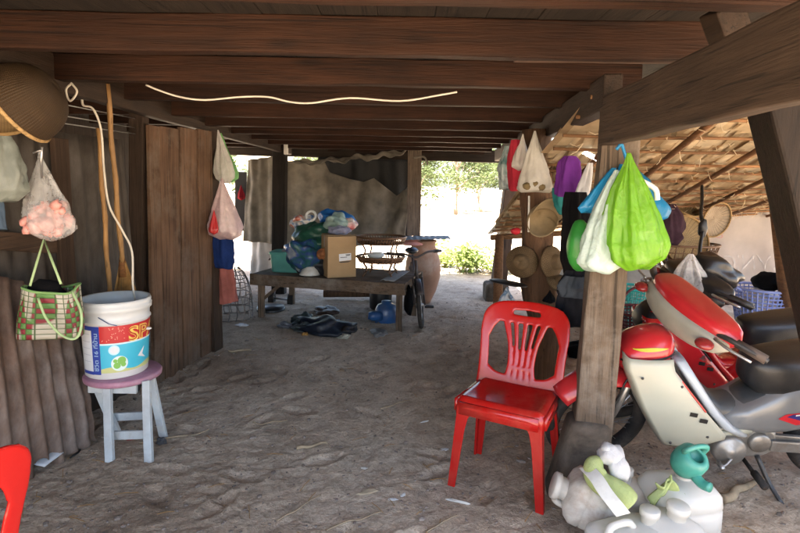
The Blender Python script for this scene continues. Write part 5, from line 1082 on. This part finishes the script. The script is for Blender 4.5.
chip(368, 490, .05, (.38, .30, .2), 'dry leaf on the open floor', 'dry_leaf', 'leaf', None, .35, .4); chip(425, 420, .03, (.5, .47, .45), 'thin pale strip farther up the open floor', asp=.12, rot=.5)
def twig(px, py, ln, a, label, rr=.007):
    g = G(px, py); r = random.Random(px); pts = []
    for k in range(6): x = g.x+math.cos(a)*ln*(k/5-.5); y = g.y+math.sin(a)*ln*(k/5-.5)+r.uniform(-.012, .012); pts.append(V((x, y, gz(x, y)+rr+.004)))
    mb = MB(); mb.tube(spline(pts, 3), [rr, rr*.6], 6); tag(mb.build('twig', tw_m, smooth=True), label, 'twig', 'twigs on the dirt floor')
tw_m = simple('dry twig', (.34, .26, .17), .9, .3, 14, .4)
twig(312, 446, .17, .45, 'forked pale twig at the middle left of the floor', .010); twig(175, 437, .35, .55, 'long dark twig trailing right of the stool', .006); twig(355, 518, .25, .5, 'thin curved twig near the bottom edge', .0035); twig(300, 505, .25, .9, 'thin twig left of the bottom centre', .003)
twig(270, 420, .2, .1, 'short thin twig up the floor left of centre', .005); twig(440, 522, .2, .7, 'short twig at the bottom edge below the chair', .0035); twig(395, 405, .22, .6, 'pale straw lying on the mid floor', .004); twig(740, 493, .30, .55, 'thick stick lying under the white motorbike', .022); twig(240, 352, .18, .4, 'pale stick near the end of the plank door', .012)
mb = MB(); r = random.Random(5)
for i in range(2600):
    a = r.uniform(0, 1); y = 1.9+5.5*a**1.4; x = r.uniform(-.78, .85)*y; 
    if abs(x) > 2.6: continue
    s = r.uniform(.002, .0075)*(1 if r.random() < .94 else 1.9); mb.ell((x, y, gz(x, y)+s*.3), (s*r.uniform(.8, 2.2), s, s*.6), Matrix.Rotation(r.uniform(0, 3), 3, 'Z'), 5, 3)
o = mb.build('dirt_clods', simple('dirt clods', (.24, .195, .165), .95, .5, 3), weld=False); o['kind'] = 'stuff'; o['label'] = 'small clods and crumbs of dirt strewn over the floor'; o['category'] = 'dirt'
mb = MB()
for i in range(260):
    a = r.uniform(0, 1); y = 1.95+5*a**1.4; x = r.uniform(-.75, .8)*y
    if abs(x) > 2: continue
    ln = r.uniform(.02, .10); t_ = r.uniform(0, 3.14); q = V((math.cos(t_)*ln, math.sin(t_)*ln, 0)); p0 = V((x, y, gz(x, y)+.004)); p1 = p0+q; p1.z = gz(p1.x, p1.y)+.005; mb.tube([p0, (p0+p1)/2+V((0, 0, .004)), p1], .0016, 3, cap=False)
o = mb.build('straw_litter', straw_m, weld=False); o['kind'] = 'stuff'; o['label'] = 'bits of straw and root lying over the dirt floor'; o['category'] = 'straw'
# ------------------------------------------------------------------ motorbikes
def bike_xf(A, lean, beta=5, k=.94):
    b = R(beta); F_ = V((-math.cos(b), math.sin(b), 0)); L_ = V((-math.sin(b), -math.cos(b), 0))
    M4 = Matrix(((F_.x, L_.x, 0, 0), (F_.y, L_.y, 0, 0), (0, 0, 1, 0), (0, 0, 0, 1)))
    return Matrix.Translation(V((A[0], A[1], 0))) @ M4 @ Matrix.Rotation(R(-lean), 4, 'X') @ Matrix.Scale(k, 4)
def steer_xf(deg):
    h = V((-.20, 0, .82)); return Matrix.Translation(h) @ Matrix.Rotation(R(deg), 4, V((-.45, 0, .89)).normalized()) @ Matrix.Translation(-h)
dk_m = simple('dark engine metal', (.05, .05, .052), .45, .4, 9, .3, metal=.5, dirt=(.16, .12, .09)); eng_m = simple('dusty alloy', (.33, .32, .30), .45, .25, 10, .25, metal=.7, dirt=(.20, .15, .11), dirt_amt=.7)
smoke_m = simple('headlamp glass', (.55, .56, .58), .1, .1, 4, .02, spec=.8)
def sellipse(c, a, b, e=.6, n=20): return [(c[0]+math.copysign(abs(math.cos(t))**e, math.cos(t))*a, c[1]+math.copysign(abs(math.sin(t))**e, math.sin(t))*b) for t in [6.283*k/n for k in range(n)]]
def make_bike(A, lean, turn, label, C):
    X = bike_xf(A, lean); XS = X @ steer_xf(turn); mks = lambda: MB(XS); root = thing('motorbike', label, 'motorbike', (A[0], A[1], 0), 'motorbikes parked under the thatch'); mk = lambda: MB(X); W_ = lambda *p: X @ V(p)
    Rw = .283
    def wheel(u0, mk):
        cp = lambda a, r_, l=0: V((u0+r_*math.cos(a), l, Rw+r_*math.sin(a)))
        mb = mk(); mb.tube([cp(6.283*k/44, Rw-.022) for k in range(44)], .006, 6, close=True); mb.tube([cp(6.283*k/44, Rw-.050, .018) for k in range(44)], .008, 6, close=True); mb.tube([cp(6.283*k/44, Rw-.050, -.018) for k in range(44)], .008, 6, close=True)
        for k in range(32): a = 6.283*k/32; mb.tube([cp(a, .045, .03*(-1)**k), cp(a+.3*(-1)**(k//2), Rw-.055)], .0022, 3, cap=False)
        mb.tube([cp(0, 0, -.05), cp(0, 0, .05)], .055, 16); w1 = mb.build('wheel', steel_m, root, smooth=False)
        mb = mk(); mb.grid(lambda u, v: (lambda a, t: cp(a, Rw-.036+.036*math.cos(t)+.0015*math.sin(a*50)*(math.cos(t) > .6), .038*math.sin(t)))(6.283*u, 6.283*v), 100, 14); mb.build('tyre', rubber_m, w1, smooth=True)
    wheel(0, mks); wheel(-1.215, mk)
    mb = mks()
    for s in (-1, 1): mb.tube([(0, s*.075, Rw), (-.06, s*.075, .46), (-.17, s*.05, .80)], [.022, .018], 10)
    mb.build('fork', C['fork'], root, smooth=True)
    mb = mks()
    def fend(u, v):
        a = R(40)+R(136)*u; t = (v-.5)*2; w_ = .078+.016*math.sin(u*3.14); r_ = Rw+.042+.012*u-.045*abs(t)**2.5; return V((math.cos(a)*r_*(1+.10*max(0, .25-u)), t*w_, Rw+math.sin(a)*r_))
    mb.grid(fend, 30, 12); mb.build('front_fender', C['paint'], root, smooth=True, solid=.004)
    # nose cover that rises from the fender to the headset
    mb = mk(); rings = []
    for uc, ul, w_, z in ((-.155, .105, .095, .655), (-.160, .125, .122, .685), (-.165, .132, .130, .725), (-.175, .125, .118, .765), (-.185, .100, .092, .80), (-.19, .065, .062, .825), (-.19, .03, .03, .835)):
        rings.append([V((a, b, z-.20*(a-uc))) for a, b in sellipse((uc, 0), ul, w_, .66, 28)])
    mb.loft(rings); nose = mb.build('nose_cover', C['paint'], root, smooth=True)
    def onnose(u, z, s, o=.003):
        zz = z+.20*(u+.165); k = [(.655, .155, .105, .095), (.725, .165, .132, .130), (.765, .175, .125, .118), (.80, .185, .1, .092), (.835, .19, .03, .03)]
        zs_ = [q[0] for q in k]; uc, ul, w_ = (float(np.interp(zz, zs_, [q[i] for q in k])) for i in (1, 2, 3)); c_ = min(abs(u+uc)/ul, .999)
        return V((u, s*(w_*(1-c_**(2/.66))**(.33)+o), z))
    for s in (1, -1):
        mb = mk(); mb.grid(lambda u, v: onnose(-.09-.155*u, .765+.020*u+(v-.5)*.015*math.sin(math.pi*min(max(u, .02), .99))**.7, s), 14, 3); mb.build('decal', C['decal'], nose, smooth=True)
        mb = mk(); mb.tube([onnose(-.045-.24*q, .700+.052*q, s, .0) for q in np.linspace(0, 1, 12)], .0055, 6); mb.build('seam', black_m, nose)
    # leg shields: each a curved sheet that wraps from the nose out to the edge and sweeps back to the footboard
    for s in (1, -1):
        mb = mk()
        zk = [.255, .28, .345, .42, .50, .60, .69, .735]; fr = [-.285, -.265, -.222, -.178, -.132, -.088, -.050, -.055]; bk_ = [-.42, -.47, -.555, -.49, -.418, -.335, -.262, -.262]; wo = [.13, .15, .175, .19, .195, .18, .155, .135]
        def ls(u, v):
            z = .255+(.735-.255)*v; f, b, w_ = (float(np.interp(z, zk, k)) for k in (fr, bk_, wo))
            if u < .5: q = u/.5; return V((f-.028*q*q, s*(.055+(w_-.055)*math.sin(q*1.57)**.6), z))
            q = (u-.5)/.5; return V((f-.028+(b-f+.028)*q, s*(w_+.010*math.sin(q*3.14)+.008*q), z+.012*q))
        mb.grid(ls, 20, 18)
        o = mb.build('leg_shield', C['shield'], root, smooth=True, solid=.006)
        mb = mk(); rings = []
        for u, zc, w_, h in ((-.36, .275, .12, .015), (-.46, .295, .125, .018), (-.58, .325, .125, .020), (-.70, .355, .125, .024)): rings.append([V((u, s*(.045+(b-.045)*.9)*1.0, zz)) for b, zz in sellipse((w_*.6, zc), w_*.42, h, .6, 14)])
        mb.loft(rings); mb.build('footboard', C['shield'], root, smooth=True)
        mb = mk()
        for u_, z_ in ((-.365, .497), (-.415, .465)): mb.add([V((u_-.016, s*.2125, z_-.014)), V((u_+.020, s*.2125, z_-.008)), V((u_+.018, s*.2125, z_+.014)), V((u_-.018, s*.2125, z_+.008))], [(0, 1, 2, 3)])
        mb.build('vent', black_m, o, weld=False)
        for u_, z_ in ((-.30, .305), (-.455, .365), (-.12, .66), (-.30, .63)): mb = mk(); w_ = float(np.interp(z_, zk, wo)); mb.ell((u_, s*(w_+.017), z_), (.007, .004, .007), None, 8, 5); mb.build('screw', dk_m, o, smooth=True)
        mb = mk(); mb.tube(spline([(-.268, s*.162, .69), (-.335, s*.190, .61), (-.418, s*.206, .512)], 5), .0045, 6); mb.build('stripe', C['stripe'], o)
        # inner leg guard, a step behind the shield
        mb = mk(); rings = []
        for z, f, w_, dpt in ((.72, -.29, .115, .05), (.64, -.345, .145, .05), (.56, -.40, .165, .05), (.47, -.465, .165, .05), (.38, -.55, .15, .06), (.33, -.63, .13, .06)): rings.append([V((a, s*b, z)) for a, b in sellipse((f-.02, w_*.55), dpt*.6, w_*.5, .6, 14)])
        mb.loft(rings); mb.build('inner_guard', C['inner'], root, smooth=True)
    # centre tunnel from headstock down and back to under the seat
    mb = mk(); rings = []
    for u, z, w_, h in ((-.25, .74, .06, .07), (-.34, .60, .08, .08), (-.44, .485, .09, .08), (-.55, .41, .10, .065), (-.64, .40, .105, .075), (-.74, .45, .115, .12)): rings.append([V((u, b, zz)) for b, zz in sellipse((0, z), w_, h, .7, 20)])
    mb.loft(rings); mb.build('tunnel', C['tunnel'], root, smooth=True)
    # side and tail panels
    mb = mk(); rings = []
    for u, z, w_, h in ((-.56, .395, .11, .045), (-.66, .41, .13, .075), (-.76, .445, .142, .125), (-.86, .49, .147, .155), (-.98, .535, .147, .165), (-1.12, .60, .142, .14), (-1.28, .665, .125, .105), (-1.42, .71, .10, .075), (-1.52, .735, .06, .04)): rings.append([V((u, b, zz)) for b, zz in sellipse((0, z), w_, h, .62, 28)])
    mb.loft(rings); tail = mb.build('tail_body', C['side'], root, smooth=True)
    for s in (1, -1):
        mb = mk(); out_ = [(-.785, .452), (-.815, .480), (-.92, .505), (-1.15, .585), (-1.17, .55), (-1.00, .468), (-.87, .425)]
        sd_ = lambda u, o: s*(float(np.interp(-u, [.76, .86, .98, 1.12, 1.28], [.142, .147, .147, .142, .125]))+o)
        mb.add([V((a, sd_(a, .003), z)) for a, z in out_], [tuple(range(7))]); mb.build('decal', C['decal2'], tail)
        mb = mk(); cx = sum(a for a, z in out_)/7; cz = sum(z for a, z in out_)/7; mb.add([V((cx+(a-cx)*.80, sd_(cx+(a-cx)*.8, .0045), cz-.004+(z-cz)*.55)) for a, z in out_], [tuple(range(7))]); mb.build('decal', C['decal3'], tail)
        mb = mk(); mb.add([V((-.855, sd_(-.855, .006), .484)), V((-.91, sd_(-.91, .006), .497)), V((-.91, sd_(-.91, .006), .490)), V((-.855, sd_(-.855, .006), .477))], [(0, 1, 2, 3)]); mb.build('decal', white_m, tail)
    # long seat
    mb = mk(); rings = []
    for u, z, w_, h in ((-.655, .645, .045, .04), (-.668, .640, .075, .075), (-.71, .632, .105, .098), (-.80, .638, .125, .108), (-.92, .665, .138, .100), (-1.05, .70, .142, .082), (-1.22, .745, .132, .062), (-1.38, .775, .095, .045), (-1.43, .78, .05, .02)): rings.append([V((u, b, zz)) for b, zz in sellipse((0, z), w_, h, .62, 26)])
    mb.loft(rings); mb.build('seat', C['seat'], root, smooth=True)
    # headset: rear cover and front cowl along the bar, steering turned a little
    SM = steer_xf(turn) @ Matrix.Translation(V((-.325, 0, .925)))
    for nm, mt, off, kk in (('headset_cover', C['paint'], 0, 1), ('headset_front', C['cowl2'], .022, .97)):
        b = MB(X @ SM); rings = []
        for v in np.linspace(-1, 1, 17):
            k = (1-abs(v)**4)**.5*(1-.16*abs(v)) if abs(v) < 1 else .0; k = max(k, .12); y = v*.30; bow = .035*v*v
            cu, cz = (-.045-bow+off*1.0, .00+.012*v*v) ; rings.append([V((a, y, zz)) for a, zz in sellipse((cu+(.024 if off else 0), cz-(.030 if off else 0)), (.096 if not off else .074)*k, (.088 if not off else .068)*k, .55, 28)])
        b.loft(rings); b.build(nm, mt, root, smooth=True)
    b = MB(X @ SM); b.lathe([(.055, 0), (.05, .008), (.03, .014), (.0005, .016)], (.046, 0, -.035), 26, RY(90)); b.build('headlight', smoke_m, root, smooth=True)
    b = MB(X @ SM); b.box((-.078, 0, .035), (.05, .17, .02), RY(-35)); b.build('dashboard', black_m, root, bevel=.008)
    for s in (1, -1):
        b = MB(X @ SM); b.tube(spline([(-.01, s*.20, .02), (-.03, s*.29, .035), (-.065, s*.36, .03), (-.11, s*.43, .015)], 5), .012, 8); b.build('handlebar', dk_m, root, smooth=True)
        b = MB(X @ SM); b.tube([(-.050, s*.315, .032), (-.11, s*.420, .015)], [.019, .021], 12); b.build('grip', C['grip'], root, smooth=True)
        b = MB(X @ SM); b.tube(spline([(.02, s*.27, .03), (.015, s*.34, .03), (-.03, s*.43, .02)], 4), [.008, .006], 6); b.build('lever', steel_m, root, smooth=True)
        b = MB(X @ SM); b.ell((.045, s*.25, -.01), (.04, .04, .022)); b.build('indicator', simple('dull red lens', (.22, .02, .02), .25), root, smooth=True)
    # engine
    mb = mk(); mb.tube([(-.54, 0, .335), (-.40, 0, .335)], [.062, .055], 14)
    for k in range(7): mb.box((-.43-.020*k, 0, .335), (.006, .155, .15))
    mb.build('cylinder', dk_m, root, bevel=.002)
    mb = mk(); rings = [[V((a, v, z)) for a, z in sellipse((-.68, .275), .165*k, .095*k, .7, 26)] for v, k in ((-.10, .85), (-.085, 1), (.085, 1), (.10, .9))]; mb.loft(rings); en = mb.build('engine_case', eng_m, root, smooth=False, bevel=.006)
    mb = mk(); mb.lathe([(.080, 0), (.080, .03), (.070, .045), (.03, .05), (.028, .056), (.0005, .056)], V((-.605, .105, .245)), 30, RX(-90)); mb.lathe([(.052, 0), (.052, .02), (.045, .028), (.0005, .03)], V((-.75, .098, .285)), 24, RX(-90)); mb.build('engine_cover', eng_m, en, smooth=True)
    mb = mk(); mb.tube(spline([(-.42, -.05, .30), (-.40, -.10, .22), (-.55, -.13, .16), (-.85, -.14, .20)], 5), .014, 8); mb.tube([(-.85, -.145, .21), (-1.45, -.165, .34)], [.030, .042], 14); mb.build('exhaust', chrome_m, root, smooth=True)
    for s in (1, -1):
        mb = mk(); mb.tube([(-.70, s*.10, .175), (-.70, s*.20, .175), (-.70, s*.285, .18)], .010, 8); mb.tube([(-.70, s*.20, .178), (-.70, s*.295, .181)], .018, 10); mb.build('footpeg', rubber_m, root, smooth=True)
        mb = mk(); mb.bar((-.72, s*.085, .30), (-1.215, s*.085, Rw), .022, .05); mb.build('swingarm', C['arm'], root, bevel=.004)
        mb = mk(); mb.tube([(-1.19, s*.115, .30), (-1.08, s*.125, .60)], .012, 8); mb.tube([V((-1.19, s*.115, .30)).lerp(V((-1.08, s*.125, .60)), .2+.65*k/60) + V((.026*math.cos(k*.72), .026*math.sin(k*.72), 0)) for k in range(60)], .005, 5); mb.build('shock', steel_m, root, smooth=True)
    mb = mk(); rings = [[V((u, .112, z+h)) for h in (-.03, .03)]+[V((u, .125, z+h)) for h in (.03, -.03)] for u, z in ((-.80, .275), (-1.0, .275), (-1.24, .285))]; mb.loft(rings); mb.build('chain_case', C['arm'], root, bevel=.006)
    mb = mk(); mb.tube(spline([(-.76, .10, .20), (-.80, .17, .10), (-.83, .255, .045)], 4), [.012, .010], 8); mb.bar((-.83, .24, .045), (-.845, .30, .045), .03, .008); mb.build('side_stand', dk_m, root, smooth=True)
    mb = mk(); mb.tube(spline([(-.62, .145, .215), (-.57, .185, .20), (-.54, .20, .205)], 4), .007, 6); mb.tube([(-.54, .175, .208), (-.54, .225, .208)], .012, 8); mb.build('gear_lever', steel_m, root, smooth=True)
    mb = mk(); mb.grid(lambda u, v: (lambda a, t: V((-1.215+math.cos(a)*(Rw+.035-.04*abs(t)**2.5), t*.065, Rw+math.sin(a)*(Rw+.035-.04*abs(t)**2.5))))(R(35)+R(140)*u, (v-.5)*2), 26, 10); mb.build('rear_fender', black_m, root, smooth=True, solid=.004)
    mb = mk(); mb.ell((-1.53, 0, .68), (.03, .075, .035)); mb.build('tail_light', simple('red lens', (.45, .01, .01), .15), root, smooth=True)
    mb = mk(); mb.tube(spline([(-1.05, .13, .70), (-1.30, .135, .80), (-1.52, .08, .84), (-1.55, 0, .845), (-1.52, -.08, .84), (-1.30, -.135, .80), (-1.05, -.13, .70)], 5), .010, 8); mb.build('grab_rail', chrome_m, root, smooth=True)
    mb = mk()
    for s in (1, -1): mb.tube(spline([(-.15, s*.05, .66), (-.08, s*.09, .58), (-.05, s*.10, .50), (-.02, s*.085, .40), (0, s*.06, .30)], 5), .005, 5)
    mb.build('cable', black_m, root, smooth=True)
    return root, W_
redp = simple('faded red paint', (.42, .016, .022), .30, .12, 4, .04, coat=.3, dirt=(.40, .12, .10), dirt_amt=.35); cream = simple('ivory plastic', (.33, .342, .288), .38, .06, 3, .05, dirt=(.40, .36, .28), dirt_amt=.5)
silver = simple('silver grey paint', (.20, .21, .22), .35, .1, 4, .06, metal=.25, dirt=(.22, .20, .18), dirt_amt=.4); vinyl = simple('dusty black vinyl', (.011, .012, .014), .40, .3, 5, .25, dirt=(.05, .047, .042), dirt_amt=.4)
b1, W1 = make_bike((1.0, 2.61), 13, 15, 'white motorbike with red nose and silver tail parked behind the front post', dict(paint=redp, shield=cream, inner=simple('pale blue grey plastic', (.38, .43, .48), .35, .1, 4), tunnel=simple('charcoal plastic', (.06, .065, .07), .4, .3, 5), side=silver, seat=vinyl, cowl2=simple('greyed ivory', (.30, .29, .25), .45, .15, 5), grip=simple('brown grip', (.07, .05, .04), .7), fork=steel_m, arm=eng_m, stripe=flat('red stripe', (.42, .02, .02)), decal=flat('yellow green decal', (.45, .42, .03)), decal2=flat('red decal', (.50, .02, .03)), decal3=flat('indigo decal', (.035, .03, .16))))
redg = simple('glossy red paint', (.46, .012, .018), .22, .1, 4, .03, coat=.4)
b2, W2 = make_bike((1.36, 3.14), 5, 12, 'all red motorbike with black seat parked behind the white one', dict(paint=black_m, shield=redg, inner=redg, tunnel=redg, side=redg, seat=vinyl, cowl2=black_m, grip=black_m, fork=dk_m, arm=dk_m, stripe=black_m, decal=redg, decal2=flat('grey decal', (.12, .12, .13)), decal3=flat('black decal', (.02, .02, .02))))
mb = MB(bike_xf((1.36, 3.14), 5))
for k in range(4): mb.add([V((-.33-.010*k, .2085, .50+.011*k)), V((-.385, .2085, .505+.013*k)), V((-.380, .2085, .511+.013*k)), V((-.33-.010*k, .2085, .507+.011*k))], [(0, 1, 2, 3)])
mb.add([V((-.29, .2085, .478)), V((-.42, .2085, .486)), V((-.42, .2085, .490)), V((-.29, .2085, .483))], [(0, 1, 2, 3)])
mb.build('wing_badge', flat('badge grey', (.10, .09, .09)), b2, weld=False)
# wing badge and script on the red bike's side
# clear bag of packets and dark covers hung on the red bike's bar
cb2 = thing('plastic_bag', 'clear bag of mixed packets hung on the red motorbike handlebar', 'plastic bag', P(693, 305, 2.95)); mb = MB(); bag(mb, P(691, 254, 2.95), .20, .30, .16, sd=41, folds=6, amp=.22, prof=[(0, .1), (.12, .3), (.3, .6), (.6, .95), (.85, 1), (1, .5)]); mb.build('film', thin('clear film bright', (.8, .8, .8), .2, .3, .68, .8, 16), cb2, smooth=True)
mb = MB(); r = random.Random(3)
for i in range(26): q = P(692, 292, 2.95)+V((r.uniform(-.07, .07), r.uniform(-.04, .04), r.uniform(-.06, .06))); s = r.uniform(.016, .03); mb.cur = i % 4; mb.ell(q, (s, s*.7, s*.8), RY(r.uniform(0, 180)), 8, 6, .5, i)
mb.build('packets', [simple('packet %s' % n, c, .35, .2) for n, c in (('red', (.4, .05, .04)), ('green', (.1, .3, .12)), ('white', (.7, .7, .68)), ('brown', (.2, .1, .05)))], cb2, smooth=True)
def blob(name, px, py, d, r3, mat, label, cat, sd=1, nz=.3, rot=0): mb = MB(); mb.ell(P(px, py, d), r3, RY(rot), 26, 16, nz, sd); return tag(mb.build(name, mat, smooth=True), label, cat)
blob('black_bag', 718, 272, 3.05, (.135, .10, .085), simple('black leather', (.014, .013, .013), .35, .3, 6, .3), 'shiny black bag slung over the red motorbike handlebar', 'bag', 4, .35, 32)
blob('brown_bag', 713, 263, 3.1, (.10, .08, .05), simple('dark brown leather', (.04, .022, .015), .4), 'dark brown bag lying above the shiny black one', 'bag', 6, .3, 25)
# ------------------------------------------------------------------ yard beyond
def leafmat(name, c):
    m, nt, N, L = newmat(name); v = coords(nt); n = noise_n(nt, v, 2.5, 3)
    cc = ramp(nt, n, [(.3, c4(c, .75)), (.7, c4(c, 1.25))])
    p = pbsdf(nt, cc, .6, None, 0, .25); t = N.new('ShaderNodeBsdfTranslucent'); L.new(cc, t.inputs['Color'])
    mx = N.new('ShaderNodeMixShader'); mx.inputs[0].default_value = .4; L.new(p, mx.inputs[1]); L.new(t.outputs[0], mx.inputs[2]); out(nt, mx.outputs[0]); return m
leaf1, leaf2 = leafmat('leaf grey green', (.08, .105, .04)), leafmat('leaf yellow green', (.26, .32, .10))
bark_m = simple('pale bark', (.24, .19, .14), .9, .3, 10, .6)
def leaves(mb, c, rad, n, size, r):
    for _ in range(n):
        while True:
            q = V((r.uniform(-1, 1), r.uniform(-1, 1), r.uniform(-1, 1)))
            if q.length < 1: break
        p = V(c)+V((q.x*rad[0], q.y*rad[1], q.z*rad[2])); a = V((r.uniform(-1, 1), r.uniform(-1, 1), r.uniform(-.6, .6))).normalized(); b = a.orthogonal().normalized()
        b.rotate(Matrix.Rotation(r.uniform(0, 6.28), 3, a)); s = size*r.uniform(.6, 1.3)
        mb.add([p-a*s, p+b*s*.35, p+a*s, p-b*s*.35], [(0, 1, 2, 3)])
def tree(x, y, h, wd, sd, label, cat='tree', name='small_tree', group='pale trees at the far side of the yard', mat=None, n=60, leaf=.12):
    r = random.Random(sd); t = thing(name, label, cat, (x, y, 0), group)
    mb = MB(); lims = []
    base = V((x, y, -.05)); top = base+V((r.uniform(-.3, .3), r.uniform(-.2, .2), h*.8))
    mb.tube(spline([base, base.lerp(top, .5)+V((r.uniform(-.2, .2), 0, 0)), top], 4), [h*.022+.01, .012], 7)
    for i in range(9):
        a = base.lerp(top, r.uniform(.25, .95)); e = a+V((r.uniform(-1, 1)*wd, r.uniform(-1, 1)*wd, r.uniform(.1, .35)*h))
        mb.tube(spline([a, a.lerp(e, .5)+V((0, 0, .06*h)), e], 3), [h*.009+.004, .005], 5); lims.append((a.lerp(e, .6), e))
    mb.build('trunk', bark_m, t, smooth=True)
    mb = MB()
    for a, e in lims:
        for k in range(2):
            c = a.lerp(e, k*.9+.1)+V((r.uniform(-.2, .2), r.uniform(-.2, .2), 0)); s = wd*r.uniform(.28, .5); leaves(mb, c, (s, s, s*.75), n, leaf, r)
    leaves(mb, top, (wd*.45, wd*.45, wd*.4), n, leaf, r)
    mb.build('crown', mat or leaf1, t, weld=False)
ty = [(-1.2, 27, 'first pale tree in the gap beside the canvas screen'), (1.0, 30, 'pale tree behind the dry branches'), (2.7, 26, 'tall pale tree in the middle of the bright gap'), (4.4, 29, 'pale tree next to the hanging thatch edge'),
      (6.2, 27, 'pale tree half hidden by the leaning far post'), (-4.0, 28, 'pale tree screened by the canvas sheet')]
for i, (x, y, lb) in enumerate(ty): tree(x, y, 3.6+(i*37 % 5)*.25, 1.5, 40+i, lb, leaf=.10, n=130)
mb = MB(); r = random.Random(99)
for i in range(110): leaves(mb, (r.uniform(-20, 26), r.uniform(30, 38), r.uniform(.4, 4.2)), (1.6, 1.5, 1.2), 190, .17, r)
o = mb.build('far_thicket', leaf1, weld=False); o['kind'] = 'stuff'; o['label'] = 'hazy line of scrub along the far side of the yard'; o['category'] = 'scrub'
def shrub(px, py, d, w_, h, sd, label, n=500):
    g = G(px, py); r = random.Random(sd); g.z = 0; s = thing('shrub', label, 'shrub', g, 'low green shrubs at the yard edge'); mb = MB(); st = MB()
    for i in range(11):
        e = g+V((r.uniform(-1, 1)*w_*.5, r.uniform(-.6, .6)*w_*.5, h*r.uniform(.45, 1))); st.tube(spline([g+V((r.uniform(-.1, .1), 0, -.03)), g.lerp(e, .6), e], 3), [.008, .004], 5)
        leaves(mb, e, (w_*.16, w_*.16, h*.2), n//11, .05, r); leaves(mb, g.lerp(e, .6), (w_*.2, w_*.2, h*.25), n//14, .045, r)
    st.build('stem', bark_m, s); mb.build('foliage', leaf2, s, weld=False)
shrub(461, 272.5, 8, .95, .46, 5, 'low leafy shrub just beyond the water jar')
shrub(487, 274, 8, .8, .40, 6, 'low shrub beside the leaning far post')
shrub(444, 268, 9, .6, .35, 8, 'small shrub peeping out behind the jar rim')
# dry bleached branches
tw = simple('bleached twigs', (.30, .26, .22), .9, .2, 10, .3)
def deadbranch(px, py, d, sd, label, spread=1.0):
    r = random.Random(sd); b = G(px, py); b.z = 0; mb = MB()
    for i in range(9):
        e = b+V((r.uniform(-1, 1)*spread, r.uniform(-.5, .5), r.uniform(.25, 1.2)*spread)); q = spline([b+V((r.uniform(-.4, .4)*spread, 0, -.02)), b.lerp(e, .5)+V((r.uniform(-.15, .15), 0, .1)), e], 4)
        mb.tube(q, [.022, .006], 5)
        for k in range(3): s = q[r.randint(3, len(q)-2)]; mb.tube([s, s+V((r.uniform(-.4, .4), r.uniform(-.2, .2), r.uniform(.0, .35)))], [.010, .004], 4)
    tag(mb.build('dead_branch', tw, base=b), label, 'branch', 'dry branches lying in the yard')
deadbranch(432, 218, 18, 3, 'heap of bleached dry branches rising by the canvas edge', 1.3)
deadbranch(470, 212, 20, 4, 'bleached dry branches lying low in mid yard', .9)
mb = MB(); r = random.Random(17)
for i in range(900):
    a = r.uniform(8.3, 26); p = V((r.uniform(-.25, .35)*a, a, 0)); p.z = gz(p.x, p.y); s = r.uniform(.01, .045)
    mb.ell(p, (s*r.uniform(.8, 2), s, s*.5), Matrix.Rotation(r.uniform(0, 3), 3, 'Z'), 6, 4)
o = mb.build('yard_debris', simple('grey rubble', (.22, .19, .16), .9, .4), weld=False); o['kind'] = 'stuff'; o['label'] = 'scattered clods and chips over the sunlit yard'; o['category'] = 'debris'
